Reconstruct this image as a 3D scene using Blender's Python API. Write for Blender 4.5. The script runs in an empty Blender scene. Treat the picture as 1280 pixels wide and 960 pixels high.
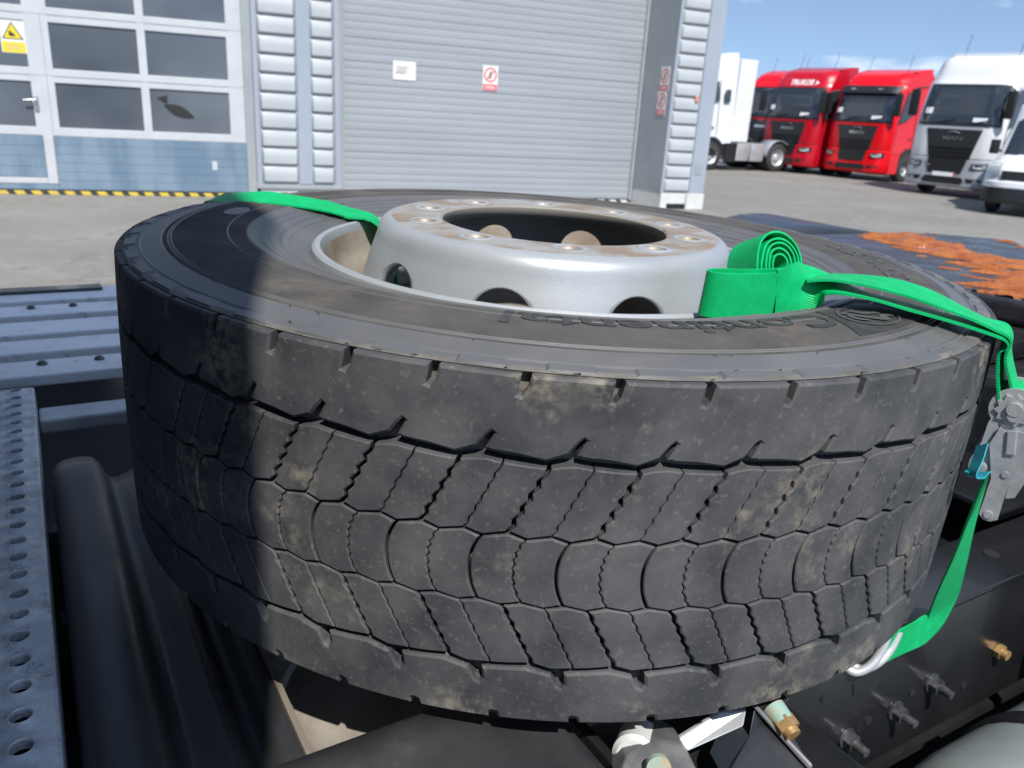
import bpy, bmesh, math, random
from math import sin, cos, radians, degrees, pi, hypot, atan2, sqrt
from mathutils import Vector, Matrix, noise
random.seed(7)
S = bpy.context.scene
COL = S.collection

# ------------------------------------------------------------------ camera
FPX = 1004.0
CAM_H = 1.62
PITCH, ROLL = radians(18.8), radians(3.45)
f_ = Vector((0, cos(PITCH), -sin(PITCH))); r_ = Vector((1, 0, 0)); u_ = r_.cross(f_)
AX = cos(ROLL)*r_ + sin(ROLL)*u_
AY = -sin(ROLL)*r_ + cos(ROLL)*u_
AZ = f_
CW = Vector((0, 0, CAM_H))
cam_d = bpy.data.cameras.new('camera')
cam_d.sensor_width = 36.0
cam_d.lens = 36.0*FPX/1280.0
cam_d.clip_start = 0.02; cam_d.clip_end = 2000
cam_d.dof.use_dof = True; cam_d.dof.focus_distance = 0.66; cam_d.dof.aperture_fstop = 12.0
cam = bpy.data.objects.new('camera', cam_d); COL.objects.link(cam)
cam.matrix_world = Matrix(((AX.x, AY.x, -AZ.x, CW.x), (AX.y, AY.y, -AZ.y, CW.y), (AX.z, AY.z, -AZ.z, CW.z), (0, 0, 0, 1)))
S.camera = cam

# ------------------------------------------------------------------ sun and sky
SUN_EL = radians(54)
LH = Vector((-0.239, 0.971, 0)).normalized()            # where the sunlight travels to, on the ground
LDIR = Vector((LH.x*cos(SUN_EL), LH.y*cos(SUN_EL), -sin(SUN_EL)))
sun_d = bpy.data.lights.new('sun', 'SUN'); sun_d.energy = 4.7; sun_d.angle = radians(0.53); sun_d.color = (1.0, 0.965, 0.91)
sun = bpy.data.objects.new('sun', sun_d); COL.objects.link(sun)
sun.rotation_euler = LDIR.to_track_quat('-Z', 'Y').to_euler(); sun.location = (5, -20, 30)
W = bpy.data.worlds.new('World'); S.world = W; W.use_nodes = True
nt = W.node_tree; nt.nodes.clear()
def wn(t, **k):
    n = nt.nodes.new(t)
    for a, b in k.items(): setattr(n, a, b)
    return n
sky = wn('ShaderNodeTexSky', sky_type='NISHITA', sun_disc=False, sun_elevation=SUN_EL, sun_rotation=atan2(-LH.x, -LH.y), altitude=300, air_density=1.0, dust_density=0.0, ozone_density=1.0)
tc = wn('ShaderNodeTexCoord'); mp = wn('ShaderNodeMapping'); mp.inputs['Scale'].default_value = (1.6, 1.6, 4.5); mp.inputs['Location'].default_value = (3.1, 0.4, 0.2)
nz = wn('ShaderNodeTexNoise'); nz.inputs['Scale'].default_value = 2.2; nz.inputs['Detail'].default_value = 8; nz.inputs['Roughness'].default_value = 0.58
rp = wn('ShaderNodeValToRGB'); rp.color_ramp.elements[0].position = 0.53; rp.color_ramp.elements[1].position = 0.74
mx = wn('ShaderNodeMixRGB'); mx.inputs[2].default_value = (8.5, 8.8, 9.2, 1)
bg = wn('ShaderNodeBackground'); bg.inputs['Strength'].default_value = 0.14
out = wn('ShaderNodeOutputWorld')
va_ = wn('ShaderNodeVectorMath', operation='ADD'); va_.inputs[1].default_value = (0, 0, 0.16)
vn_ = wn('ShaderNodeVectorMath', operation='NORMALIZE'); nt.links.new(tc.outputs['Generated'], va_.inputs[0]); nt.links.new(va_.outputs[0], vn_.inputs[0]); nt.links.new(vn_.outputs[0], sky.inputs['Vector'])
nt.links.new(tc.outputs['Generated'], mp.inputs['Vector']); nt.links.new(mp.outputs[0], nz.inputs['Vector'])
nt.links.new(nz.outputs['Fac'], rp.inputs['Fac']); nt.links.new(rp.outputs['Color'], mx.inputs[0])
nt.links.new(sky.outputs[0], mx.inputs[1]); nt.links.new(mx.outputs[0], bg.inputs['Color']); nt.links.new(bg.outputs[0], out.inputs[0])
S.view_settings.view_transform = 'Standard'; S.view_settings.look = 'None'
S.view_settings.exposure = 0.22; S.view_settings.gamma = 1.0; S.view_settings.use_curve_mapping = False
S.render.engine = 'CYCLES'

# ------------------------------------------------------------------ pixel helpers (photograph is 1280 x 960)
def ray(x, y): return AX*((x-640)/FPX) + AY*((480-y)/FPX) + AZ
def on_z(x, y, z): d = ray(x, y); return CW + d*((z-CAM_H)/d.z)
def on_plane(x, y, P, n): d = ray(x, y); return CW + d*((P-CW).dot(n)/d.dot(n))
def at(x, y, depth): return CW + ray(x, y)*depth
CAMROT = Matrix(((AX.x, AY.x, -AZ.x), (AX.y, AY.y, -AZ.y), (AX.z, AY.z, -AZ.z)))

# ------------------------------------------------------------------ materials
MATS = {}
def mat(name, base, rough=0.5, metal=0.0, base2=None, scale=8.0, lo=0.4, hi=0.65, bump=0.0, bscale=120.0, dirt=None, dirt_scale=6.0, dirt_lo=0.58, dirt_hi=0.7, coat=0.0, rvar=0.0, spec=0.5, detail=6, stretch=None, fine=None):
    if name in MATS: return MATS[name]
    m = bpy.data.materials.new(name); m.use_nodes = True
    t = m.node_tree; N = t.nodes; Lk = t.links.new
    b = N['Principled BSDF']
    b.inputs['Base Color'].default_value = (*base, 1); b.inputs['Roughness'].default_value = rough; b.inputs['Metallic'].default_value = metal
    b.inputs['Coat Weight'].default_value = coat; b.inputs['Coat Roughness'].default_value = 0.05; b.inputs['Specular IOR Level'].default_value = spec
    g = N.new('ShaderNodeNewGeometry'); pos = g.outputs['Position']
    if stretch:
        mpn = N.new('ShaderNodeMapping'); mpn.inputs['Scale'].default_value = stretch; Lk(pos, mpn.inputs['Vector']); pos = mpn.outputs[0]
    colour = None
    def noisef(sc, det=detail, ro=0.6):
        n = N.new('ShaderNodeTexNoise'); n.inputs['Scale'].default_value = sc; n.inputs['Detail'].default_value = det; n.inputs['Roughness'].default_value = ro
        Lk(pos, n.inputs['Vector']); return n.outputs['Fac']
    def ramp(src, a, c):
        mr = N.new('ShaderNodeMapRange'); mr.inputs['From Min'].default_value = a; mr.inputs['From Max'].default_value = c; Lk(src, mr.inputs['Value']); return mr.outputs[0]
    def mix(fac, c1, c2):
        x = N.new('ShaderNodeMixRGB'); Lk(fac, x.inputs[0])
        for i, c in ((1, c1), (2, c2)):
            if isinstance(c, tuple): x.inputs[i].default_value = (*c, 1)
            else: Lk(c, x.inputs[i])
        return x.outputs[0]
    if base2:
        nf = noisef(scale); colour = mix(ramp(nf, lo, hi), base, base2)
        if rvar:
            mr = N.new('ShaderNodeMapRange'); mr.inputs['From Min'].default_value = 0.3; mr.inputs['From Max'].default_value = 0.7
            mr.inputs['To Min'].default_value = max(0.02, rough-rvar); mr.inputs['To Max'].default_value = min(1, rough+rvar); Lk(nf, mr.inputs['Value']); Lk(mr.outputs[0], b.inputs['Roughness'])
    if dirt:
        a = ramp(noisef(dirt_scale), dirt_lo, dirt_hi); c = ramp(noisef(dirt_scale*9, 3, 0.7), 0.42, 0.62)
        mm = N.new('ShaderNodeMath'); mm.operation = 'MULTIPLY'; Lk(a, mm.inputs[0]); Lk(c, mm.inputs[1])
        colour = mix(mm.outputs[0], colour if colour else base, dirt)
    if fine:
        colour = mix(ramp(noisef(fine[0], 3, 0.7), fine[1], fine[2]), colour if colour else base, fine[3])
    if colour: Lk(colour, b.inputs['Base Color'])
    if bump:
        bn = N.new('ShaderNodeBump'); bn.inputs['Strength'].default_value = bump; bn.inputs['Distance'].default_value = 0.002
        Lk(noisef(bscale, 5, 0.65), bn.inputs['Height']); Lk(bn.outputs[0], b.inputs['Normal'])
    MATS[name] = m; return m

# ------------------------------------------------------------------ mesh builder
class MB:
    def __init__(s): s.v = []; s.f = []; s.m = []
    def add(s, vs, fs, mi=0):
        o = len(s.v); s.v += [tuple(p) for p in vs]; s.f += [tuple(i+o for i in f) for f in fs]; s.m += [mi]*len(fs); return s
    def box(s, x0, x1, y0, y1, z0, z1, M=None, bev=0.0, mi=0):
        if bev > 0:
            b = min(bev, (x1-x0)/2.01, (y1-y0)/2.01, (z1-z0)/2.01)
            bm = bmesh.new(); bmesh.ops.create_cube(bm, size=1)
            for v in bm.verts: v.co = Vector(((x0+x1)/2+v.co.x*(x1-x0), (y0+y1)/2+v.co.y*(y1-y0), (z0+z1)/2+v.co.z*(z1-z0)))
            bmesh.ops.bevel(bm, geom=list(bm.edges), offset=b, segments=2, affect='EDGES', profile=0.6)
            vs = [v.co.copy() for v in bm.verts]; bm.verts.index_update(); fs = [tuple(v.index for v in f.verts) for f in bm.faces]; bm.free()
        else:
            vs = [Vector((x, y, z)) for z in (z0, z1) for y in (y0, y1) for x in (x0, x1)]
            fs = [(0, 2, 3, 1), (4, 5, 7, 6), (0, 1, 5, 4), (2, 6, 7, 3), (0, 4, 6, 2), (1, 3, 7, 5)]
        if M is not None: vs = [M @ v for v in vs]
        return s.add(vs, fs, mi)
    def cyl(s, a, b, r, r2=None, n=20, caps=True, mi=0, bev=0.0):
        a = Vector(a); b = Vector(b); r2 = r if r2 is None else r2
        d = (b-a).normalized(); e = d.orthogonal().normalized(); g = d.cross(e)
        L = (b-a).length
        st = [(0, r), (L, r2)] if bev <= 0 else [(0, r-bev), (bev, r), (L-bev, r2), (L, r2-bev)]
        vs = []
        for h, rr in st: vs += [a + d*h + (e*cos(2*pi*i/n)+g*sin(2*pi*i/n))*rr for i in range(n)]
        fs = []
        for k in range(len(st)-1): fs += [(k*n+i, k*n+(i+1) % n, (k+1)*n+(i+1) % n, (k+1)*n+i) for i in range(n)]
        if caps: fs += [tuple(range(n-1, -1, -1)), tuple(range((len(st)-1)*n, len(st)*n))]
        return s.add(vs, fs, mi)
    def tube(s, pts, r, n=10, mi=0, caps=True):
        pts = [Vector(p) for p in pts]; rs = r if isinstance(r, (list, tuple)) else [r]*len(pts)
        vs = []; fs = []; e = None
        for i, p in enumerate(pts):
            d = (pts[min(i+1, len(pts)-1)]-pts[max(i-1, 0)]).normalized()
            e = (d.orthogonal() if e is None else e - d*e.dot(d)).normalized(); g = d.cross(e)
            vs += [p + (e*cos(2*pi*k/n)+g*sin(2*pi*k/n))*rs[i] for k in range(n)]
        for i in range(len(pts)-1): fs += [(i*n+k, i*n+(k+1) % n, (i+1)*n+(k+1) % n, (i+1)*n+k) for k in range(n)]
        if caps: fs += [tuple(range(n-1, -1, -1)), tuple(range((len(pts)-1)*n, len(pts)*n))]
        return s.add(vs, fs, mi)
    def prism(s, poly, h0, h1, M=None, mi=0):          # poly (x, y) counter-clockwise, extruded along z
        n = len(poly); vs = [Vector((x, y, h0)) for x, y in poly]+[Vector((x, y, h1)) for x, y in poly]
        fs = [tuple(range(n-1, -1, -1)), tuple(range(n, 2*n))]+[(i, (i+1) % n, n+(i+1) % n, n+i) for i in range(n)]
        if M is not None: vs = [M @ v for v in vs]
        return s.add(vs, fs, mi)
    def lathe(s, prof, n=96, mis=None, closed=False):
        vs = []; fs = []; ms = []
        for r, z in prof: vs += [(r*sin(2*pi*i/n), -r*cos(2*pi*i/n), z) for i in range(n)]
        o = len(s.v); s.v += vs
        K = len(prof)
        for k in range(K if closed else K-1):
            k2 = (k+1) % K
            for i in range(n): s.f.append((o+k*n+i, o+k*n+(i+1) % n, o+k2*n+(i+1) % n, o+k2*n+i)); s.m.append(mis[k] if mis else 0)
        return s
    def grid(s, rows, mi=0):
        n = len(rows[0]); vs = [p for r in rows for p in r]
        fs = [(i*n+j, i*n+j+1, (i+1)*n+j+1, (i+1)*n+j) for i in range(len(rows)-1) for j in range(n-1)]
        return s.add(vs, fs, mi)
    def mesh(s, name, mats, smooth=None):
        me = bpy.data.meshes.new(name); me.from_pydata([tuple(v) for v in s.v], [], s.f)
        for m in (mats if isinstance(mats, (list, tuple)) else [mats]): me.materials.append(m)
        me.polygons.foreach_set('material_index', s.m)
        me.validate(); me.update()
        if smooth is not None:
            me.polygons.foreach_set('use_smooth', [True]*len(me.polygons))
            try: me.set_sharp_from_angle(angle=radians(smooth))
            except Exception: pass
        return me
    def obj(s, name, mats, parent=None, smooth=None, M=None):
        return link(name, s.mesh(name, mats, smooth), parent, M)
def link(name, me, parent=None, M=None):
    o = bpy.data.objects.new(name, me); COL.objects.link(o)
    if parent is not None: o.parent = parent
    if M is not None: o.matrix_local = M
    return o
def empty(name, M, label, cat, group=None):
    o = bpy.data.objects.new(name, None); COL.objects.link(o); o.matrix_world = M; o.empty_display_size = 0.1
    return tag(o, label, cat, group)
def tag(o, label, cat, group=None):
    o['label'] = label; o['category'] = cat
    if group: o['group'] = group
    return o
def struct(o): o['kind'] = 'structure'; return o
def stuff(o): o['kind'] = 'stuff'; return o
def fix_normals(o):
    bm = bmesh.new(); bm.from_mesh(o.data); bmesh.ops.recalc_face_normals(bm, faces=bm.faces); bm.to_mesh(o.data); bm.free(); return o
def weld(o, d=0.0002, ang=25):
    bm = bmesh.new(); bm.from_mesh(o.data); bmesh.ops.remove_doubles(bm, verts=bm.verts, dist=d); bm.to_mesh(o.data); bm.free()
    o.data.polygons.foreach_set('use_smooth', [True]*len(o.data.polygons)); o.data.set_sharp_from_angle(angle=radians(ang)); return o
def interp(prof, t):                                   # point at fraction t of a polyline's length
    L = [0]
    for a, b in zip(prof, prof[1:]): L.append(L[-1]+hypot(b[0]-a[0], b[1]-a[1]))
    d = t*L[-1]
    for i in range(len(prof)-1):
        if d <= L[i+1] or i == len(prof)-2:
            k = (d-L[i])/max(1e-9, L[i+1]-L[i]); return tuple(prof[i][j]+(prof[i+1][j]-prof[i][j])*k for j in (0, 1))
def smooth_poly(P, n=4, closed=False):                 # Catmull-Rom through tuples of any size
    out = []; m = len(P)
    rng = range(m if closed else m-1)
    for i in rng:
        g = (lambda j: P[j % m]) if closed else (lambda j: P[min(max(j, 0), m-1)])
        p0, p1, p2, p3 = g(i-1), g(i), g(i+1), g(i+2)
        for k in range(n):
            t = k/n
            out.append(tuple(0.5*((2*b)+(-a+c)*t+(2*a-5*b+4*c-d)*t*t+(-a+3*b-3*c+d)*t**3) for a, b, c, d in zip(p0, p1, p2, p3)))
    if not closed: out.append(tuple(P[-1]))
    return out
def text_geo(txt, size, extrude=0.0, align='CENTER', shear=0.0, bold=0.0):
    cu = bpy.data.curves.new('lettering', 'FONT'); cu.body = txt; cu.size = size; cu.extrude = extrude; cu.align_x = align; cu.align_y = 'CENTER'; cu.shear = shear; cu.offset = bold; cu.resolution_u = 3
    o = bpy.data.objects.new('lettering', cu); COL.objects.link(o)
    dg = bpy.context.evaluated_depsgraph_get(); dg.update()
    me = bpy.data.meshes.new_from_object(o.evaluated_get(dg))
    vs = [v.co.copy() for v in me.vertices]; fs = [tuple(p.vertices) for p in me.polygons]
    bpy.data.objects.remove(o); bpy.data.curves.remove(cu); bpy.data.meshes.remove(me)
    return vs, fs

# ================================================================== THE YARD
m_conc = mat('yard_concrete', (0.215, 0.203, 0.183), 0.9, base2=(0.268, 0.255, 0.233), scale=0.9, bump=0.5, bscale=60, dirt=(0.13, 0.122, 0.108), dirt_scale=0.45, dirt_lo=0.46, dirt_hi=0.66, fine=(45, 0.55, 0.75, (0.18, 0.17, 0.155)))
yard = struct(MB().grid([[(-160+80*i, -80+80*j, 0) for i in range(5)] for j in range(6)]).obj('yard', m_conc))
# the ground further out: a sheet to the horizon just below
m_far = mat('far_ground', (0.16, 0.17, 0.10), 0.95, base2=(0.22, 0.2, 0.14), scale=0.05)
struct(MB().grid([[(-1500+750*i, -1500+750*j, -0.25) for i in range(5)] for j in range(5)]).obj('far_ground', m_far))

# ================================================================== THE GARAGE BUILDING
FA = radians(23.5); FD = Vector((cos(FA), sin(FA), 0)); FN = Vector((-sin(FA), cos(FA), 0)); FP = on_z(0, 242, 0)
FM = Matrix(((FD.x, FN.x, 0, FP.x), (FD.y, FN.y, 0, FP.y), (0, 0, 1, 0), (0, 0, 0, 1)))   # local: x along facade, y into building, z up
m_frame = mat('door_white', (0.56, 0.58, 0.595), 0.4, base2=(0.51, 0.53, 0.55), scale=3)
m_blue = mat('door_blue_panel', (0.14, 0.21, 0.285), 0.5, base2=(0.21, 0.285, 0.355), scale=2.2, stretch=(1, 1, 0.3), lo=0.42, hi=0.6)
m_clad = mat('cladding_grey', (0.40, 0.425, 0.44), 0.5, base2=(0.44, 0.465, 0.48), scale=1.5, metal=0.0)
m_strip = mat('cladding_strip', (0.33, 0.37, 0.43), 0.45, base2=(0.36, 0.40, 0.45), scale=1.2)
m_roll = mat('roller_grey', (0.32, 0.345, 0.368), 0.45, base2=(0.35, 0.375, 0.395), scale=1.1, stretch=(0.4, 0.4, 2.5))
m_jamb = mat('jamb_grey', (0.31, 0.33, 0.345), 0.5, base2=(0.35, 0.37, 0.38), scale=2)
m_plinth = mat('plinth_white', (0.68, 0.68, 0.66), 0.7, base2=(0.6, 0.59, 0.56), scale=4)
m_dark = mat('dark_gap', (0.012, 0.012, 0.013), 0.7)
m_yel = mat('hazard_yellow', (0.72, 0.52, 0.05), 0.6, base2=(0.6, 0.46, 0.12), scale=9)
m_blk = mat('hazard_black', (0.035, 0.03, 0.028), 0.7, base2=(0.07, 0.06, 0.05), scale=9)
m_inside = mat('hall_inside', (0.08, 0.085, 0.09), 0.9, base2=(0.13, 0.13, 0.12), scale=0.8)
m_rub = mat('seal_rubber', (0.02, 0.02, 0.022), 0.6)
m_steel = mat('plain_steel', (0.55, 0.56, 0.57), 0.35, metal=0.9)
def glass_mat(name, col, rough=0.03, tr=0.0, spec=0.7):
    m = bpy.data.materials.new(name); m.use_nodes = True; b = m.node_tree.nodes['Principled BSDF']
    b.inputs['Base Color'].default_value = (*col, 1); b.inputs['Roughness'].default_value = rough; b.inputs['Transmission Weight'].default_value = tr; b.inputs['IOR'].default_value = 1.5; b.inputs['Specular IOR Level'].default_value = spec
    return m
m_pane = mat('pane_glass', (0.075, 0.088, 0.108), 0.16, base2=(0.15, 0.168, 0.19), scale=0.7, lo=0.3, hi=0.75, stretch=(1, 1, 1.3), spec=0.7, detail=1.5)
bld = empty('garage_building', FM, 'grey clad workshop building with a windowed door and a roller door', 'building')
# wall masses (outer shell behind the doors, lintel above)
TOPZ = 5.2
w = MB(); w.box(-6, 12.0, 0.62, 14, 0.0, TOPZ+0.6); w.obj('wall', m_inside, bld)
w = MB(); w.box(-6, 5.12, -0.04, 0.6, 4.3, TOPZ+0.6); w.box(5.124, 10.86, -0.30, 0.6, 4.35, TOPZ+0.6); w.obj('lintel', m_clad, bld)
w = MB(); w.box(-6.1, 12.1, -1.15, 14.2, TOPZ+0.604, TOPZ+0.85, bev=0.03); w.obj('roof', m_strip, bld)
w = MB(); w.box(-6, -3.2, -0.06, 0.6, 0, 4.296); w.obj('wall', m_clad, bld)
# sectional door: local y = 0 is its outer face
door = MB().box(-3.15, 3.62, 0.035, 0.075, 0.06, 4.25).obj('sectional_door', m_frame, bld)
# bars: five glazed rows of four panes, wicket door among them
zrows = [(0.985, 1.617), (1.811, 2.437), (2.636, 3.262), (3.46, 4.08)]
xcols = [(-2.55, -1.40), (-1.29, -0.42), (-0.24, 0.59), (0.90, 2.06), (2.178, 3.333)]
def frame_rects():
    xs = [-3.15]+[a for c in xcols for a in c]+[3.57]
    zs = [0.862]+[a for r in zrows for a in r]+[4.25]
    bars = []
    for i in range(0, len(xs), 2): bars.append((xs[i], xs[i+1], 0.862, 4.25, 0.0))
    for i in range(0, len(zs), 2): bars.append((-3.15, 3.57, zs[i], zs[i+1], 0.004))
    return bars
for k, (x0, x1, z0, z1, o) in enumerate(frame_rects()):
    MB().box(x0, x1, -0.004+o, 0.034, z0, z1, bev=0.008).obj('frame_bar', m_frame, door)
for z0, z1 in zrows:
    for x0, x1 in xcols:
        p = MB().box(x0-0.004, x1+0.004, 0.022, 0.033, z0-0.004, z1+0.004).obj('pane', m_pane, door)
# panel joints on the white frame
for zj in (1.71, 2.54, 3.36): MB().box(-3.14, 3.565, -0.0055, -0.0045, zj-0.004, zj+0.004).obj('panel_joint', m_jamb, door)
# blue bottom panel in ribbed strips
for k in range(6):
    z0 = 0.075+k*0.131; MB().box(0.80, 3.57, 0.0, 0.03, z0, z0+0.1285, bev=0.006).obj('bottom_panel_board', m_blue, door)
    MB().box(-3.14, -0.44, 0.0, 0.03, z0, z0+0.1285, bev=0.006).obj('bottom_panel_board', m_blue, door)
for k in range(4):
    z0 = 0.255+k*0.151; MB().box(-0.235, 0.655, 0.002, 0.03, z0, z0+0.1485, bev=0.006).obj('bottom_panel_board', m_blue, door)
for a in ((-0.43, -0.238, 0.16, 0.866), (0.66, 0.795, 0.16, 0.866), (-0.236, 0.658, 0.16, 0.248)): MB().box(a[0], a[1], -0.006, 0.03, a[2], a[3], bev=0.008).obj('wicket_frame', m_frame, door)
MB().box(0.800, 0.808, -0.0075, 0.0, 0.16, 2.54).obj('wicket_gap', m_jamb, door)
MB().box(-0.43, 0.795, 0.0, 0.03, 0.075, 0.155).obj('wicket_threshold', m_blue, door)
h = MB(); h.box(0.60, 0.66, -0.02, -0.004, 1.20, 1.42, bev=0.006); h.cyl((0.63, -0.02, 1.36), (0.63, -0.06, 1.36), 0.014); h.tube([(0.63, -0.055, 1.36), (0.56, -0.06, 1.362), (0.47, -0.055, 1.352)], 0.014); h.obj('door_handle', m_steel, door, 40)
MB().box(3.02, 3.10, -0.006, 0.002, 0.42, 0.56, bev=0.004).obj('vent_plate', m_frame, door)
# dark shape stuck to the glass (two leaf-like blots)
b_ = MB()
def blob(cx, cz, rx, rz, rot, n=18, pw=1.0):
    P = []
    for i in range(n):
        a = 2*pi*i/n; x = rx*cos(a); z = rz*sin(a)*(1-0.55*abs(cos(a))**2*pw); P.append((cx+x*cos(rot)-z*sin(rot), cz+x*sin(rot)+z*cos(rot)))
    return P
for P in (blob(2.58, 1.30, 0.235, 0.085, -0.38), [(2.27, 1.485), (2.34, 1.43), (2.42, 1.40), (2.425, 1.53), (2.36, 1.52)]):
    n = len(P); b_.add([(x, 0.0195, z) for x, z in P]+[(x, 0.0215, z) for x, z in P], [tuple(range(n)), tuple(range(2*n-1, n-1, -1))]+[((i+1) % n, i, n+i, n+(i+1) % n) for i in range(n)])
tag(b_.obj('window_sticker', mat('sticker_dark', (0.02, 0.022, 0.02), 0.6), None, M=FM), 'dark bird-shaped sticker on the lower glass pane of the windowed door', 'sticker')
# hazard threshold: alternating yellow and black pieces (slanted)
thr = MB().box(-3.15, 3.60, -0.05, 0.6, 0.002, 0.058).obj('threshold', m_blk, bld)
x = -3.1
while x < 3.45:
    P = [(x, 0.004), (x+0.125, 0.004), (x+0.085, 0.060), (x-0.04, 0.060)]
    g = MB(); g.add([(a, -0.054, z) for a, z in P]+[(a, -0.049, z) for a, z in P], [(0, 1, 2, 3), (7, 6, 5, 4), (0, 4, 5, 1), (1, 5, 6, 2), (2, 6, 7, 3), (3, 7, 4, 0)]); g.obj('hazard_stripe', m_yel, thr); x += 0.222
# left pillar with ribbed cladding
PO = -0.10
pil = MB().box(3.63, 5.12, PO+0.05, 0.6, 0.20, 4.296).obj('clad_pillar', m_strip, bld)
MB().box(3.56, 3.70, PO-0.0, 0.05, 0.0, 4.29, bev=0.01).obj('corner_trim', m_jamb, pil)
MB().box(3.704, 3.785, PO-0.03, 0.05, 0.22, 4.29, bev=0.012).obj('corner_trim', m_strip, pil)
MB().box(4.385, 4.60, PO-0.012, 0.05, 0.235, 4.29, bev=0.008).obj('flat_strip', m_strip, pil)
MB().box(4.985, 5.075, PO-0.02, 0.05, 0.22, 4.29, bev=0.012).obj('corner_trim', m_strip, pil)
MB().box(5.080, 5.118, PO+0.02, 0.06, 0.0, 4.29).obj('door_rail', m_jamb, pil)
MB().box(3.70, 5.08, PO-0.035, 0.06, 0.155, 0.225, bev=0.01).obj('drip_ledge', m_jamb, pil)
MB().box(3.75, 5.05, PO+0.0, 0.3, 0.0, 0.153).obj('plinth', m_plinth, pil)
def rib_mesh(x0, x1, hgt, dep, M_):                     # one cladding rib: a bulged tray, steep underside
    pr = [(0.0, 0.0), (-dep*0.6, 0.008), (-dep, 0.03), (-dep, hgt*0.42), (-dep*0.75, hgt*0.78), (-dep*0.25, hgt-0.02), (0, hgt-0.008)]
    rows = []
    for xe, k in ((x0, 0), (x0+0.025, 1), (x1-0.025, 1), (x1, 0)): rows.append([(xe, y*k+0.0, z) for y, z in pr])
    return MB().grid(rows).mesh('cladding_rib', M_, 35)
for x0, x1 in ((3.80, 4.375), (4.615, 4.972)):
    me = rib_mesh(x0, x1, 0.285, 0.055, m_clad)
    for k in range(14): link('cladding_rib', me, pil, Matrix.Translation((0, PO+0.0495, 0.25+0.2856*k)))
# roller door
rol = MB().box(5.12, 10.92, 0.10, 0.13, 0.05, 4.4).obj('roller_door', m_roll, bld)
sl = MB(); pr = [(0.0, 0.0), (-0.006, 0.004), (-0.010, 0.05), (-0.008, 0.10), (-0.005, 0.118), (0.0, 0.121)]
sl.grid([[(xe, y, z) for y, z in pr] for xe in (5.125, 10.91)]); me = sl.mesh('roller_slat', m_roll, 30)
for k in range(36): link('roller_slat', me, rol, Matrix.Translation((0, 0.098-(0.005 if k % 3 == 0 else 0)-random.uniform(0, 0.003), 0.06+0.1216*k)) @ Matrix.Rotation(random.uniform(-0.012, 0.012), 4, 'X'))
MB().box(5.122, 5.17, 0.04, 0.099, 0, 4.39).obj('guide_rail', m_jamb, rol)
MB().box(10.86, 10.915, 0.03, 0.099, 0, 4.39).obj('guide_rail', m_jamb, rol)
th = MB().box(5.13, 10.9, 0.02, 0.6, 0.002, 0.046).obj('threshold', m_blk, bld)
x = 5.2
while x < 10.75:
    P = [(x, 0.003), (x+0.14, 0.003), (x+0.09, 0.049), (x-0.05, 0.049)]
    g = MB(); g.add([(a, 0.015, z) for a, z in P]+[(a, 0.022, z) for a, z in P], [(0, 1, 2, 3), (7, 6, 5, 4), (0, 4, 5, 1), (1, 5, 6, 2), (2, 6, 7, 3), (3, 7, 4, 0)]); g.obj('hazard_stripe', m_plinth, th); x += 0.25
# right pillar stands 1 m proud of the roller door
rp_ = MB().box(10.925, 11.87, -0.98, 0.6, 0.30, TOPZ+0.598).obj('clad_pillar', m_jamb, bld)
MB().box(10.92, 10.975, -1.01, -0.94, 0.30, TOPZ+0.59, bev=0.01).obj('corner_trim', m_strip, rp_)
MB().box(11.555, 11.885, -1.012, -0.7, 0.30, TOPZ+0.59, bev=0.01).obj('corner_trim', m_strip, rp_)
me = rib_mesh(10.985, 11.545, 0.242, 0.05, m_clad)
for k in range(22): link('cladding_rib', me, rp_, Matrix.Translation((0, -0.9805, 0.33+0.2432*k)))
pl = MB(); pl.box(10.93, 11.07, -1.02, 0.3, 0, 0.298, bev=0.008); pl.box(11.074, 11.50, -1.0, 0.3, 0.10, 0.298, bev=0.006); pl.box(11.504, 11.90, -1.03, 0.3, 0, 0.298, bev=0.008); pl.obj('plinth', m_plinth, rp_)
MB().box(11.074, 11.50, -0.99, 0.3, 0.0, 0.098).obj('vent_gap', m_dark, rp_)
MB().box(11.62, 11.78, -1.022, -1.013, 0.66, 0.86, bev=0.004).obj('socket_plate', m_jamb, rp_)
MB().box(11.42, 11.50, -1.05, -1.0, 1.95, 2.06, bev=0.01).obj('red_lamp_box', mat('faded_red', (0.6, 0.28, 0.22), 0.5), rp_)
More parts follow.
